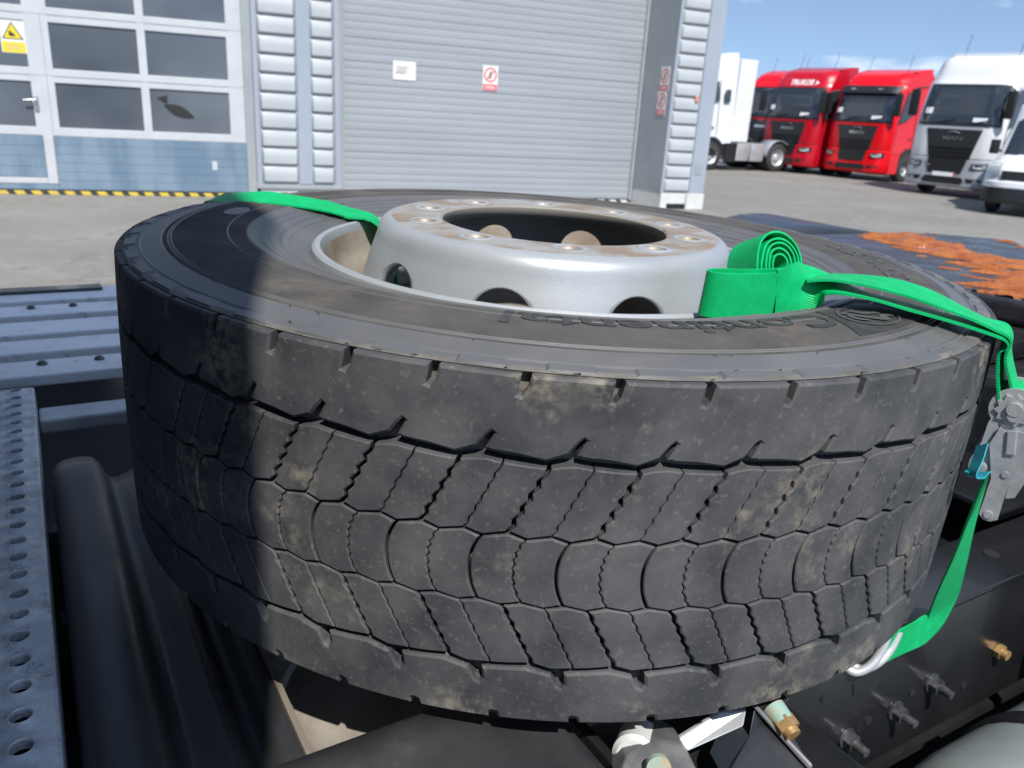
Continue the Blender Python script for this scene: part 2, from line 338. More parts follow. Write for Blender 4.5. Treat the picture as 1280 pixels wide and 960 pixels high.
# signs
m_paper = mat('sign_white', (0.80, 0.80, 0.78), 0.5, base2=(0.72, 0.72, 0.68), scale=12)
m_sred = mat('sign_red', (0.70, 0.15, 0.16), 0.5); m_sblk = mat('sign_black', (0.03, 0.03, 0.03), 0.6); m_syel = mat('sign_yellow', (0.82, 0.62, 0.03), 0.5); m_ink = mat('faded_ink', (0.45, 0.43, 0.36), 0.7)
def ring_poly(mb, cx, cz, r0, r1, y, n=28, mi=0):
    vs = [(cx+r*sin(2*pi*i/n), y, cz+r*cos(2*pi*i/n)) for r in (r0, r1) for i in range(n)]
    mb.add(vs, [(i, (i+1) % n, n+(i+1) % n, n+i) for i in range(n)], mi)
def sign(M, w_, h_, kind, label):
    e = empty('wall_sign', M, label, 'sign')
    MB().box(-w_/2, w_/2, -0.006, 0.0, 0, h_, bev=0.002).obj('plate', m_paper, e)
    if kind == 'ban':
        MB().box(-w_/2+0.008, w_/2-0.008, -0.008, -0.0065, 0.006, h_*0.26).obj('red_field', m_sred, e)
        for z in (0.10, 0.17): MB().box(-w_*0.33, w_*0.33, -0.0092, -0.0082, h_*z-0.006, h_*z+0.006).obj('text_line', m_paper, e)
        c = MB(); ring_poly(c, 0, h_*0.63, w_*0.33, w_*0.43, -0.008)
        a = radians(45); d = Vector((sin(a), 0, cos(a))); q = Vector((cos(a), 0, -sin(a))); o = Vector((0, -0.0085, h_*0.63)); L_ = w_*0.35; t_ = w_*0.04
        c.add([o-d*L_-q*t_, o+d*L_-q*t_, o+d*L_+q*t_, o-d*L_+q*t_], [(0, 1, 2, 3)]); c.obj('ban_ring', m_sred, e)
        g = MB(); g.add([(x*w_, -0.0078, h_*0.63+z*w_) for x, z in ((-0.06, -0.22), (0.03, -0.22), (0.06, -0.02), (0.13, 0.05), (0.08, 0.1), (0.05, 0.2), (-0.03, 0.21), (-0.05, 0.1), (-0.10, 0.02))], [tuple(range(9))]); g.obj('pictogram', m_sblk, e)
    elif kind == 'note':
        for k, (a, b, z) in enumerate(((-0.7, 0.4, 0.68), (-0.7, 0.15, 0.56), (-0.75, 0.3, 0.44), (-0.8, 0.0, 0.36))): MB().box(a*w_/2, b*w_/2, -0.0072, -0.0065, h_*z-0.012, h_*z+0.012).obj('text_line', m_ink, e)
    else:
        MB().box(-w_/2+0.01, w_/2-0.01, -0.0075, -0.0065, 0.008, h_*0.33).obj('yellow_field', m_syel, e)
        for k, z in enumerate((0.22, 0.13)): MB().box(-w_*0.3, w_*0.3, -0.0085, -0.0078, h_*z-0.007, h_*z+0.007).obj('text_line', m_ink, e)
        for nm, s_, m_, y in (('triangle_border', 1.0, m_sblk, -0.0075), ('triangle', 0.82, m_syel, -0.0085)):
            P = [(-0.44*w_*s_, -0.25*w_*s_), (0.44*w_*s_, -0.25*w_*s_), (0, 0.5*w_*s_)]
            MB().add([(x, y, h_*0.58+z) for x, z in P], [(0, 1, 2)]).obj(nm, m_, e)
        MB().add([(x*w_, -0.0095, h_*0.58+z*w_) for x, z in ((-0.16, -0.1), (0.0, -0.14), (0.17, -0.1), (0.05, -0.04), (0.1, 0.05), (0.0, 0.0), (-0.06, 0.13), (-0.12, 0.1))], [tuple(range(8))]).obj('pictogram', m_sblk, e)
    return e
T = Matrix.Translation
sign(FM @ T((6.215, 0.076, 2.0)), 0.40, 0.30, 'note', 'white paper notice on the grey roller door')
sign(FM @ T((7.79, 0.076, 1.925)), 0.29, 0.42, 'ban', 'red and white prohibition sign on the middle of the roller door')
sign(FM @ T((0.435, 0.0205, 1.99)), 0.31, 0.45, 'warn', 'yellow triangle warning sign on the glass of the wicket door')
RS = Matrix(((0, 1, 0, 0), (-1, 0, 0, 0), (0, 0, 1, 0), (0, 0, 0, 1)))     # sign facing the -x side of the pillar
def on_return(px, py):
    P = FP + FD*10.92; return FM.inverted() @ on_plane(px, py, P, FD)
for px, py, lb in ((829.5, 114, 'upper red and white prohibition sign on the side of the right pillar'), (825, 144, 'lower red and white prohibition sign on the side of the right pillar')):
    q = on_return(px, py); sign(FM @ T((10.922, q.y, q.z)) @ RS, 0.30, 0.42, 'ban', lb)

# ================================================================== THE SPARE WHEEL (local frame: z = wheel axis, z 0 = upper shoulder edge, angle 0 faces -y)
TM = Matrix(((0.9991, 0.0377, 0.0198, 0.0406), (-0.0372, 0.9990, -0.0244, 1.0258), (-0.0207, 0.0236, 0.9995, 1.4597), (0, 0, 0, 1)))
TI = TM.inverted()
def tyre_at(px, py, z):                                # photograph pixel -> tyre-frame point at height z
    o = TI @ CW; d = TI.to_3x3() @ ray(px, py); return o + d*((z-o.z)/d.z)
m_tread = mat('tyre_rubber_tread', (0.050, 0.052, 0.056), 0.62, spec=0.22, base2=(0.108, 0.108, 0.110), scale=16, lo=0.36, hi=0.68, bump=0.13, bscale=420, dirt=(0.42, 0.36, 0.27), dirt_scale=7.5, dirt_lo=0.56, dirt_hi=0.76, fine=(170, 0.57, 0.88, (0.19, 0.18, 0.165)), detail=8, rvar=0.08)
m_side = mat('tyre_rubber_side', (0.098, 0.098, 0.101), 0.42, spec=0.6, base2=(0.132, 0.131, 0.130), scale=9, lo=0.35, hi=0.68, bump=0.12, bscale=260, dirt=(0.17, 0.15, 0.125), dirt_scale=6, dirt_lo=0.56, dirt_hi=0.78, fine=(120, 0.62, 0.85, (0.14, 0.135, 0.13)), detail=8, rvar=0.07)
m_matte = mat('tyre_rubber_matte', (0.070, 0.068, 0.066), 0.95, spec=0.05, base2=(0.112, 0.107, 0.102), scale=14, lo=0.35, hi=0.7, bump=0.15, bscale=300, dirt=(0.16, 0.13, 0.10), dirt_scale=7, dirt_lo=0.55, dirt_hi=0.75)
m_floor = mat('tyre_groove', (0.10, 0.096, 0.088), 0.8, base2=(0.19, 0.175, 0.15), scale=30)  # pale groove dust, lightened further to stand for sunlit groove walls
wheel = empty('spare_wheel', TM, 'worn truck spare wheel on a silver steel rim lying flat behind the cab', 'wheel')
TW = 0.2975; RT = 0.502; R0 = 0.488
def rad(z): k = (z+TW/2)/(TW/2); return RT + 0.0028*(1-abs(k)**2.2)
def pol(r, th, z): a = radians(th); return (r*sin(a), -r*cos(a), z)
SIDE = [(0.4880, -0.006), (0.4925, -0.0012), (0.4950, 0.0008), (0.4885, 0.0022), (0.4805, 0.0026), (0.4785, 0.0040), (0.4765, 0.0030), (0.4680, 0.0052), (0.4580, 0.0078), (0.4560, 0.0066), (0.4400, 0.0092), (0.4200, 0.0108), (0.4000, 0.0112), (0.3820, 0.0102), (0.3700, 0.0088), (0.3680, 0.0100), (0.3655, 0.0082), (0.3480, 0.0036), (0.3340, -0.0012), (0.3325, 0.0000), (0.3305, -0.0024), (0.3150, -0.0085), (0.3030, -0.0130), (0.2975, -0.0160), (0.290, -0.030)]
def zside(r):
    for a, b in zip(SIDE, SIDE[1:]):
        if b[0] <= r <= a[0]: return b[1]+(a[1]-b[1])*(r-b[0])/max(1e-9, a[0]-b[0])
    return 0.0
prof = [(R0+0.0015, -0.03)] + SIDE + [(0.292, -TW+0.03)] + [(r, -TW-z) for r, z in reversed(SIDE)] + [(R0+0.0015, -TW+0.03)]
mis = []
for k in range(len(prof)):
    r = prof[k][0]; z = prof[k][1]; r2 = prof[(k+1) % len(prof)][0]; rm = (r+r2)/2
    mis.append(2 if 0.37 < rm < 0.457 and z > -0.1 else (3 if rm > 0.4875 else 1))
tyre = MB().lathe(prof, 240, mis, closed=True).obj('tyre', [m_tread, m_side, m_matte, m_floor], wheel, 28); fix_normals(tyre)

def block(outline, walls=None, bev=0.0011, r0=R0, name='tread_block', mi=0):
    """outline: (theta deg, z m) counter-clockwise seen from outside; walls[i]: edge i has a side wall"""
    n = len(outline); walls = walls or [True]*n; K = RT*pi/180
    P = [Vector((t*K, z)) for t, z in outline]; Q = []
    for i in range(n):
        a, b, c = P[i-1], P[i], P[(i+1) % n]
        d1 = (b-a).normalized(); d2 = (c-b).normalized(); n1 = Vector((-d1.y, d1.x)); n2 = Vector((-d2.y, d2.x))
        w1 = bev if walls[i-1] else 0.0; w2 = bev if walls[i] else 0.0
        det = n1.x*n2.y-n1.y*n2.x
        if abs(det) < 0.25: o = (n1*w1+n2*w2)/2 if (walls[i-1] and walls[i]) else (n1*w1 if walls[i-1] else n2*w2)
        else: o = Vector(((w1*n2.y-w2*n1.y)/det, (n1.x*w2-n2.x*w1)/det))
        if o.length > 2.2*bev: o = o.normalized()*2.2*bev
        Q.append(b+o)
    bm = bmesh.new()
    V = [[bm.verts.new((p.x, p.y, h)) for p in src] for src, h in ((P, 0.0), (P, 1.0), (Q, 2.0))]
    for i in range(n):
        j = (i+1) % n
        if walls[i]:
            for k in (0, 1): bm.faces.new((V[k][i], V[k][j], V[k+1][j], V[k+1][i]))
    bm.faces.new(V[2])
    x0 = min(p.x for p in P); x1 = max(p.x for p in P); z0 = min(p.y for p in P); z1 = max(p.y for p in P)
    nx = max(1, int((x1-x0)/(1.3*K)))
    for k in range(1, nx): bmesh.ops.bisect_plane(bm, geom=bm.verts[:]+bm.edges[:]+bm.faces[:], plane_co=(x0+(x1-x0)*k/nx, 0, 0), plane_no=(1, 0, 0), dist=1e-6)
    for k in (1, 2): bmesh.ops.bisect_plane(bm, geom=bm.verts[:]+bm.edges[:]+bm.faces[:], plane_co=(0, z0+(z1-z0)*k/3, 0), plane_no=(0, 1, 0), dist=1e-6)
    bm.verts.index_update(); vs = []
    for v in bm.verts:
        h = v.co.z; rt = rad(v.co.y)
        r = r0+(rt-bev*0.8-r0)*h if h <= 1 else rt-bev*0.8*(2-h)
        vs.append(pol(r, v.co.x/K, v.co.y))
    fs = [tuple(v.index for v in f.verts) for f in bm.faces]; bm.free()
    mb = MB(); mb.add(vs, fs); return mb
def zig(p0, p1, teeth, amp, shift):                     # zig-zag sipe path, shifted sideways by shift degrees
    out_ = []
    m = teeth*2
    for i in range(m+1):
        t = i/m; a = 0 if i in (0, m) else (amp if i % 2 else -amp)
        out_.append((p0[0]+(p1[0]-p0[0])*t+shift+a, p0[1]+(p1[1]-p0[1])*t))
    return out_
def curve_path(pts, teeth, amp, shift):
    d = smooth_poly(pts, 4); return [(t+shift+(0 if i in (0, len(d)-1) else (amp if i % 2 else -amp)), z) for i, (t, z) in enumerate(d)]
mm = 0.001
gw, gn, gl = 0.20, 0.075, 0.0009                        # half gaps: wide sipes, narrow sipes (deg), lines (m)
# row 1
W1 = ((1.12, -0.0682), (-1.80, -0.1232)); N1 = ((4.82, -0.0668), (1.96, -0.1236)); W1b = ((8.62, -0.0682), (5.70, -0.1232))
def row1a():
    L_ = zig(*W1, 5, 0.15, gw); R_ = zig(*N1, 6, 0.09, -gn)
    return [(L_[-1][0], L_[-1][1]+gl), (-0.15, -0.1277+gl), (R_[-1][0], R_[-1][1]+gl)] + R_[-2::-1][:-1] + [(R_[0][0], R_[0][1]), (3.4, -0.0652), (2.2, -0.0662), L_[0]] + L_[1:-1]
def row1b():
    L_ = zig(*N1, 6, 0.09, gn); R_ = zig(*W1b, 5, 0.15, -gw)
    return [(L_[-1][0], L_[-1][1]+gl), (3.55, -0.1277+gl), (R_[-1][0], R_[-1][1]+gl)] + R_[-2::-1][:-1] + [(R_[0][0], R_[0][1]), (6.8, -0.0678), L_[0]] + L_[1:-1]
# row 2
W2 = [(3.50, -0.1280), (2.85, -0.1400), (2.62, -0.1540), (2.86, -0.1700), (3.46, -0.1832)]
N2 = [(7.25, -0.1278), (6.62, -0.1400), (6.42, -0.1540), (6.62, -0.1700), (7.30, -0.1832)]
W2b = [(t+7.5, z) for t, z in W2]
def row2a():
    L_ = curve_path(W2, 0, 0.0, 0.15); R_ = curve_path(N2, 0, 0.085, -gn)
    return [(L_[-1][0], L_[-1][1]+gl), (5.55, -0.1868+gl), (R_[-1][0], R_[-1][1]+gl)] + R_[-2:0:-1] + [(R_[0][0], R_[0][1]-gl), (5.75, -0.1240-gl), (L_[0][0], L_[0][1]-gl)] + L_[1:-1]
def row2b():
    L_ = curve_path(N2, 0, 0.085, gn); R_ = curve_path(W2b, 0, 0.0, -0.15)
    return [(L_[-1][0], L_[-1][1]+gl), (9.35, -0.1868+gl), (R_[-1][0], R_[-1][1]+gl)] + R_[-2:0:-1] + [(R_[0][0], R_[0][1]-gl), (9.45, -0.1240-gl), (L_[0][0], L_[0][1]-gl)] + L_[1:-1]
# row 3
W3 = ((5.70, -0.1866), (8.75, -0.2385)); N3 = ((9.45, -0.1866), (12.55, -0.2415)); W3b = ((13.20, -0.1866), (16.25, -0.2385))
def row3a():
    L_ = zig(*W3, 5, 0.13, gw); R_ = zig(*N3, 6, 0.085, -gn)
    return [L_[-1], (10.5, -0.2428), R_[-1]] + R_[-2:0:-1] + [(R_[0][0], R_[0][1]-gl), (7.45, -0.1836-gl), (L_[0][0], L_[0][1]-gl)] + L_[1:-1]
def row3b():
    L_ = zig(*N3, 6, 0.085, gn); R_ = zig(*W3b, 5, 0.13, -gw)
    return [L_[-1], (14.2, -0.2405), R_[-1]] + R_[-2:0:-1] + [(R_[0][0], R_[0][1]-gl), (11.3, -0.1836-gl), (L_[0][0], L_[0][1]-gl)] + L_[1:-1]
NP = 48
for fn in (row1a, row1b, row2a, row2b, row3a, row3b):
    me = block(fn()).mesh('tread_block', m_tread, 25)
    for k in range(NP): link('tread_block', me, tyre, Matrix.Rotation(radians(7.5*k), 4, 'Z') @ Matrix.Rotation(random.uniform(-0.0003, 0.0003), 4, 'Z'))
# shoulder ribs: one ring each, with edge notches and zig-zag inner edge
def rib_top():
    A0, A1 = -3.8, 3.7
    bot = [(A0, -0.0440), (-3.55, -0.0455), (-4.20, -0.0572), (-3.70, -0.0590), (-1.5, -0.0602), (0.80, -0.0632), (2.60, -0.0565), (3.42, -0.0462), (A1, -0.0440)]
    top = [(A1, 0.0), (-0.95, 0.0), (-1.25, -0.0125), (-1.60, -0.0160), (-2.00, -0.0150), (-1.75, 0.0), (A0, 0.0)]
    return bot, top
def rib_mesh_ring(bot, top, up=True):
    # outline CCW: bottom left->right, then top right->left; the two seam edges carry no wall
    o = bot+top; n = len(o); walls = [True]*n
    walls[len(bot)-1] = False; walls[n-1] = False
    mb = MB(); base = block(o, walls, bev=0.0021)
    for k in range(NP):
        R = Matrix.Rotation(radians(7.5*k), 3, 'Z'); mb.add([R @ Vector(v) for v in base.v], base.f)
    return mb
b1, t1 = rib_top()
weld(rib_mesh_ring(b1, t1).obj('shoulder_rib', m_tread, tyre))
bot2 = [(-2.5, -TW), (-2.15, -TW), (-2.2, -0.2925), (-1.9, -0.2905), (-1.45, -0.2915), (-1.2, -TW), (5.0, -TW)]
top2 = [(5.0, -0.2465), (4.35, -0.2475), (4.55, -0.2590), (4.25, -0.2625), (3.80, -0.2605), (3.15, -0.2492), (0.84, -0.2440), (-2.5, -0.2465)]
weld(rib_mesh_ring(bot2, top2).obj('shoulder_rib', m_tread, tyre))
# raised pads along the shoulder edge (moulded pockets)
c = 2.25; ths = [c-2.3, c-1.9, c+1.9, c+2.3]; rows = []
for i, r in enumerate([0.4940, 0.4930, 0.4825, 0.4810]): rows.append([pol(r, t, zside(r)+(0.0018 if 0 < i < 3 and 0 < j < 3 else -0.0006)) for j, t in reversed(list(enumerate(ths)))])
me = MB().grid(rows).mesh('shoulder_pad', m_side, 20)
for k in range(NP): link('shoulder_pad', me, tyre, Matrix.Rotation(radians(7.5*k), 4, 'Z'))
# fine moulded rings on the sidewall
rg = MB()
for r in (0.4505, 0.4475, 0.3900, 0.3560, 0.3525, 0.3440, 0.3230):
    z = zside(r); rg.lathe([(r+0.0012, z-0.0003), (r, z+0.0007), (r-0.0012, z-0.0002)], 200)
fix_normals(rg.obj('moulded_rings', m_side, tyre, 40))
def sidewall_text(txt, size, th0, r, mt, shear=0.0, lift=0.0011, name='lettering', width=1.0, bold=0.0):
    vs, fs = text_geo(txt, size, 0.0, shear=shear, bold=bold, align='LEFT')
    m = MB(); V = []
    for v in vs: rr = r+v.y; V.append(pol(rr, th0-degrees(v.x*width/r), zside(rr)+lift))
    n = len(V); low = [(x, y, z-lift-0.0004) for x, y, z in V]
    ed = {}
    for f in fs:
        for a, b in zip(f, f[1:]+f[:1]): ed[(a, b)] = 1
    side = [(a, b) for (a, b) in ed if (b, a) not in ed]
    m.add(V+low, fs+[(b, a, n+a, n+b) for a, b in side])
    return fix_normals(m.obj(name, mt, tyre))
m_letter = mat('tyre_letter', (0.033, 0.032, 0.031), 0.6, base2=(0.06, 0.058, 0.056), scale=40)
m_letter2 = mat('tyre_letter_grey', (0.075, 0.074, 0.074), 0.6, base2=(0.11, 0.108, 0.106), scale=40)
sidewall_text('Continental', 0.056, 40.0, 0.393, m_letter, bold=0.0009, width=1.18)
sidewall_text('315/70 R 22.5', 0.040, 108.0, 0.412, m_letter2, width=1.15, bold=0.0006)
# oval badge in the shade
ov = MB(); P = [(0.402+0.013*sin(2*pi*i/24), -88+4.4*cos(2*pi*i/24)) for i in range(24)]
ov.add([pol(r, t, zside(r)+0.0012) for r, t in P]+[pol(r, t, zside(r)-0.0005) for r, t in P], [tuple(range(24))]+[(i, (i+1) % 24, 24+(i+1) % 24, 24+i) for i in range(24)]); fix_normals(ov.obj('oval_badge', m_side, tyre))
# emblem: dark diamond panel with a rearing, curved figure inside a ring
def emblem(th0, r0_):
    def e(x, y, l): rr = r0_+y; return pol(rr, th0-degrees(x/r0_), zside(rr)+l)
    d = MB(); cp = [(0.032, -0.034), (-0.049, -0.028), (-0.057, 0.034), (0.066, 0.033)]; pts = []
    for a, b in zip(cp, cp[1:]+cp[:1]): pts += [(a[0]+(b[0]-a[0])*i/6, a[1]+(b[1]-a[1])*i/6) for i in range(6)]
    n = len(pts); d.add([e(0, 0, 0.0008)]+[e(x, y, 0.0008) for x, y in pts]+[e(x, y, -0.0005) for x, y in pts], [(0, 1+i, 1+(i+1) % n) for i in range(n)]+[(1+i, 1+(i+1) % n, 1+n+(i+1) % n, 1+n+i) for i in range(n)])
    fix_normals(d.obj('emblem_panel', m_letter, tyre))
    g = MB()
    def stroke(pts_, wd):
        pts_ = smooth_poly(pts_, 4); L_ = []; R_ = []
        for i, p in enumerate(pts_):
            a = pts_[max(i-1, 0)]; b = pts_[min(i+1, len(pts_)-1)]; dx, dy = b[0]-a[0], b[1]-a[1]; l = hypot(dx, dy); w_ = wd*(0.35+0.65*sin(pi*min(1, max(0, (i+1)/(len(pts_)+1)))))
            L_.append(e(p[0]-dy/l*w_, p[1]+dx/l*w_, 0.0018)); R_.append(e(p[0]+dy/l*w_, p[1]-dx/l*w_, 0.0018))
        g.grid([L_, R_])
    ring = [(0.038*cos(a), 0.002+0.026*sin(a)) for a in [2*pi*i/24 for i in range(25)]]
    g.grid([[e(x*1.0, y, 0.0017) for x, y in ring], [e(x*0.93, 0.002+(y-0.002)*0.93, 0.0017) for x, y in ring]])
    stroke([(-0.022, 0.016), (-0.012, 0.010), (-0.004, 0.016), (0.006, 0.010), (0.016, -0.002), (0.022, -0.014)], 0.0045)
    stroke([(-0.02, 0.004), (-0.008, 0.0), (0.002, -0.004), (0.004, -0.016)], 0.003)
    stroke([(0.018, 0.012), (0.026, 0.004), (0.024, -0.006)], 0.003)
    g.obj('emblem_figure', m_letter2, tyre)
emblem(46.5, 0.407)
# little vent whiskers and flashing
wh = MB()
for k in range(26):
    t = random.uniform(-40, 45); r = random.choice((0.493, 0.4795, 0.4575)); z = zside(r); l = random.uniform(0.002, 0.007)
    wh.tube([pol(r, t, z), pol(r+0.001, t+random.uniform(-0.3, 0.3), z+l*0.25), pol(r+l*0.7, t+random.uniform(-0.5, 0.5), z+l*0.3)], 0.0004, n=4)
wh.obj('moulding_flash', m_letter2, tyre)
stuff(bpy.data.objects['moulding_flash'])

# ---- steel disc wheel
m_silver = mat('wheel_silver', (0.46, 0.48, 0.49), 0.36, metal=0.35, base2=(0.40, 0.42, 0.435), scale=9, bump=0.12, bscale=500, dirt=(0.33, 0.27, 0.2), dirt_scale=9, dirt_lo=0.66, dirt_hi=0.8, rvar=0.06)
m_face = mat('wheel_face', (0.42, 0.41, 0.39), 0.5, metal=0.3, base2=(0.33, 0.25, 0.18), scale=18, lo=0.42, hi=0.58, bump=0.2, bscale=300, dirt=(0.30, 0.16, 0.085), dirt_scale=13, dirt_lo=0.58, dirt_hi=0.72)
m_rust = mat('wheel_bore_rust', (0.36, 0.33, 0.29), 0.55, metal=0.4, base2=(0.26, 0.10, 0.045), scale=16, lo=0.56, hi=0.64)
m_inner = mat('wheel_inside', (0.36, 0.32, 0.27), 0.75, base2=(0.24, 0.18, 0.13), scale=12, bump=0.3, bscale=200)
rim = MB().lathe([(0.2968, -0.030), (0.2985, -0.018), (0.2974, -0.0100), (0.2940, -0.0072), (0.2880, -0.0082), (0.2848, -0.018), (0.2835, -0.036), (0.2800, -0.055), (0.2700, -0.070), (0.2640, -0.095), (0.2560, -0.115), (0.2470, -0.135), (0.2470, -0.175), (0.262, -0.20), (0.2780, -0.235), (0.2850, -0.262), (0.2868, -0.278), (0.2900, -0.287), (0.2972, -0.287), (0.2985, -0.28), (0.290, -0.255), (0.266, -0.19), (0.252, -0.17), (0.252, -0.135), (0.268, -0.10), (0.285, -0.06), (0.2905, -0.035)], 160, [0]*5+[1]*22, closed=True).obj('rim', [m_silver, m_inner], wheel, 40)
fix_normals(rim)
HF = 0.029
def sector(mb, n_sec, phase, mapf, sc, a, b, s0, s1, npt=40, rings=6, mi=0, ring_mi=None):
    """n_sec sectors, each a patch in (theta deg, s) with an elliptic hole"""
    half = 180.0/n_sec; ne = int(round(2*half/3)); ns = 10
    B = [(half, s0+(s1-s0)*i/ns) for i in range(ns)]+[(half-3*i, s1) for i in range(ne)]+[(-half, s1+(s0-s1)*i/ns) for i in range(ns)]+[(-half+3*i, s0) for i in range(ne)]
    for k in range(n_sec):
        c = phase+k*2*half; rows = []
        for q in range(rings+1):
            t = (q/rings)**1.3; row = []
            for bx, by in B:
                an = atan2((by-sc)/b, bx/a); ex, ey = a*cos(an), sc+b*sin(an); row.append(mapf(c+ex+(bx-ex)*t, ey+(by-ey)*t))
            row.append(row[0]); rows.append(row)
        mb.grid(rows, mi)
disc = MB()
sector(disc, 10, 78.0, lambda th, s: pol(s, th, HF), 0.1675, degrees(0.0132/0.1675), 0.0132, 0.1435, 0.2030, npt=36, rings=4, mi=1)
disc.lathe([(0.1405, 0.013), (0.1405, 0.0265), (0.1435, HF)], 120, [2, 2])
disc.lathe([(0.2030, HF), (0.2085, 0.0272), (0.2130, 0.0245), (0.2165, 0.0200), (0.2190, 0.0140), (0.2205, 0.0070)], 120, [0]*5)
WALL = smooth_poly([(0.2205, 0.0070), (0.2240, -0.004), (0.2290, -0.018), (0.2350, -0.036), (0.2420, -0.056), (0.2500, -0.076), (0.2580, -0.096)], 3)
def wallmap(th, s): r, z = interp(WALL, min(1, max(0, s))); return pol(r, th, z)
WL = sum(hypot(b[0]-a[0], b[1]-a[1]) for a, b in zip(WALL, WALL[1:]))
sector(disc, 10, -12.0, wallmap, 0.46, degrees(0.0355/0.236), 0.0350/WL, 0.0, 1.0, npt=44, rings=6, mi=0)
dsk = disc.obj('wheel_disc', [m_silver, m_face, m_rust], wheel, 40)
bm = bmesh.new(); bm.from_mesh(dsk.data); bmesh.ops.remove_doubles(bm, verts=bm.verts, dist=0.0004); bmesh.ops.recalc_face_normals(bm, faces=bm.faces)
up = sum(f.normal.z for f in bm.faces)
if up < 0: bmesh.ops.reverse_faces(bm, faces=bm.faces)
bm.to_mesh(dsk.data); bm.free()
so = dsk.modifiers.new('thickness', 'SOLIDIFY'); so.thickness = 0.011; so.offset = -1
# raised washer ring around every stud hole, light scuffed metal
me = MB().lathe([(0.0133, 0.0), (0.0150, 0.0009), (0.0195, 0.0007), (0.0205, -0.0002)], 28).mesh('stud_seat', mat('stud_seat', (0.42, 0.44, 0.46), 0.5, metal=0.25, base2=(0.34, 0.33, 0.32), scale=30), 40)
for k in range(10):
    a = radians(78+36*k); link('stud_seat', me, dsk, T((0.1675*sin(a), -0.1675*cos(a), HF+0.0003)))
# valve stem near the strap
va = MB(); va.tube([tyre_at(972, 388, -0.004), tyre_at(990, 379, 0.003), tyre_at(1012, 372, 0.010)], [0.0055, 0.0062, 0.0050]); va.obj('valve_stem', mat('valve_rubber', (0.02, 0.03, 0.035), 0.5), wheel, 40)
p, q = tyre_at(1000, 375.5, 0.0065), tyre_at(1004, 374, 0.0078); MB().cyl(p, q, 0.0068).obj('valve_collar', m_frame, wheel, 40)

# ================================================================== frame of the carrying truck (u along the chassis, n to its left, z up)
TA = radians(31.5); UU = Vector((cos(TA), sin(TA), 0)); NN = Vector((-sin(TA), cos(TA), 0)); TO = Vector((0.4, 1.3, 0))
KM = Matrix(((UU.x, NN.x, 0, TO.x), (UU.y, NN.y, 0, TO.y), (0, 0, 1, 0), (0, 0, 0, 1))); KI = KM.inverted()
def kz(px, py, z): return KI @ on_z(px, py, z)
def kn(px, py, n): return KI @ on_plane(px, py, TO+NN*n, NN)
def ku(px, py, u): return KI @ on_plane(px, py, TO+UU*u, UU)

# ================================================================== RATCHET STRAP
def strap_mat():
    m = mat('strap_green', (0.0, 0.36, 0.10), 0.5, base2=(0.0, 0.47, 0.15), scale=60, lo=0.35, hi=0.65, fine=(900, 0.5, 0.7, (0.0, 0.56, 0.20)), spec=0.3)
    t = m.node_tree; b = t.nodes['Principled BSDF']; uv = t.nodes.new('ShaderNodeUVMap')
    wv = t.nodes.new('ShaderNodeTexWave'); wv.wave_type = 'BANDS'; wv.bands_direction = 'DIAGONAL'; wv.inputs['Scale'].default_value = 210; wv.inputs['Distortion'].default_value = 0.8
    bn = t.nodes.new('ShaderNodeBump'); bn.inputs['Strength'].default_value = 0.4; bn.inputs['Distance'].default_value = 0.0008
    t.links.new(uv.outputs[0], wv.inputs['Vector']); t.links.new(wv.outputs['Fac'], bn.inputs['Height']); t.links.new(bn.outputs[0], b.inputs['Normal'])
    return m
m_strap = strap_mat()
strap = empty('ratchet_strap', TM, 'bright green ratchet strap tying down the wheel, loose end rolled up beside the rim', 'strap')
def ribbon(name, centers, widths, parent, hw=0.024, thick=0.0022, sub=6, mt=None):
    """centers: points; widths: unit-ish vectors across the webbing (tyre frame); a closed flat band with thickness and UVs in metres"""
    C = smooth_poly([tuple(c) for c in centers], sub); Wd = smooth_poly([tuple(w) for w in widths], sub)
    C = [Vector(c) for c in C]; Wd = [Vector(w).normalized() for w in Wd]
    rows = []; L = 0; NW = 8; uvs = []
    for i, c in enumerate(C):
        d = (C[min(i+1, len(C)-1)]-C[max(i-1, 0)]).normalized(); w = (Wd[i]-d*Wd[i].dot(d)).normalized(); n = d.cross(w)
        if i: L += (c-C[i-1]).length
        row = [(c+w*hw*(2*k/NW-1)+n*thick/2, (2*k/NW-1)*hw) for k in range(NW+1)]+[(c+w*hw*(1-2*k/NW)-n*thick/2, (1-2*k/NW)*hw) for k in range(NW+1)]
        row.append(row[0]); rows.append([p for p, _ in row]); uvs.append([(u, L) for _, u in row])
    mb = MB(); mb.grid(rows); n = len(rows[0])
    mb.add(rows[0][:-1], [tuple(range(n-1))]); mb.add(rows[-1][:-1], [tuple(range(n-2, -1, -1))])
    me = mb.mesh(name, mt or m_strap, 50); ul = me.uv_layers.new(name='UVMap')
    flat = [u for r in uvs for u in r]+uvs[0][:-1]+uvs[-1][:-1]
    for lp in me.loops: ul.data[lp.index].uv = flat[lp.vertex_index]
    o = link(name, me, parent); return fix_normals(o)
ta = tyre_at
V = Vector
def hug(px, py, rmin=0.508):                            # point where a pixel's ray passes the wheel axis at its closest, kept clear of the tread
    o = TI @ CW; d = TI.to_3x3() @ ray(px, py); t = -(o.x*d.x+o.y*d.y)/(d.x**2+d.y**2); p = o+d*t; r = hypot(p.x, p.y)
    if r < rmin: p = V((p.x*rmin/r, p.y*rmin/r, p.z))
    return p
CT = TI.to_3x3()
def tang(p): return V((-p.y, p.x, 0)).normalized()
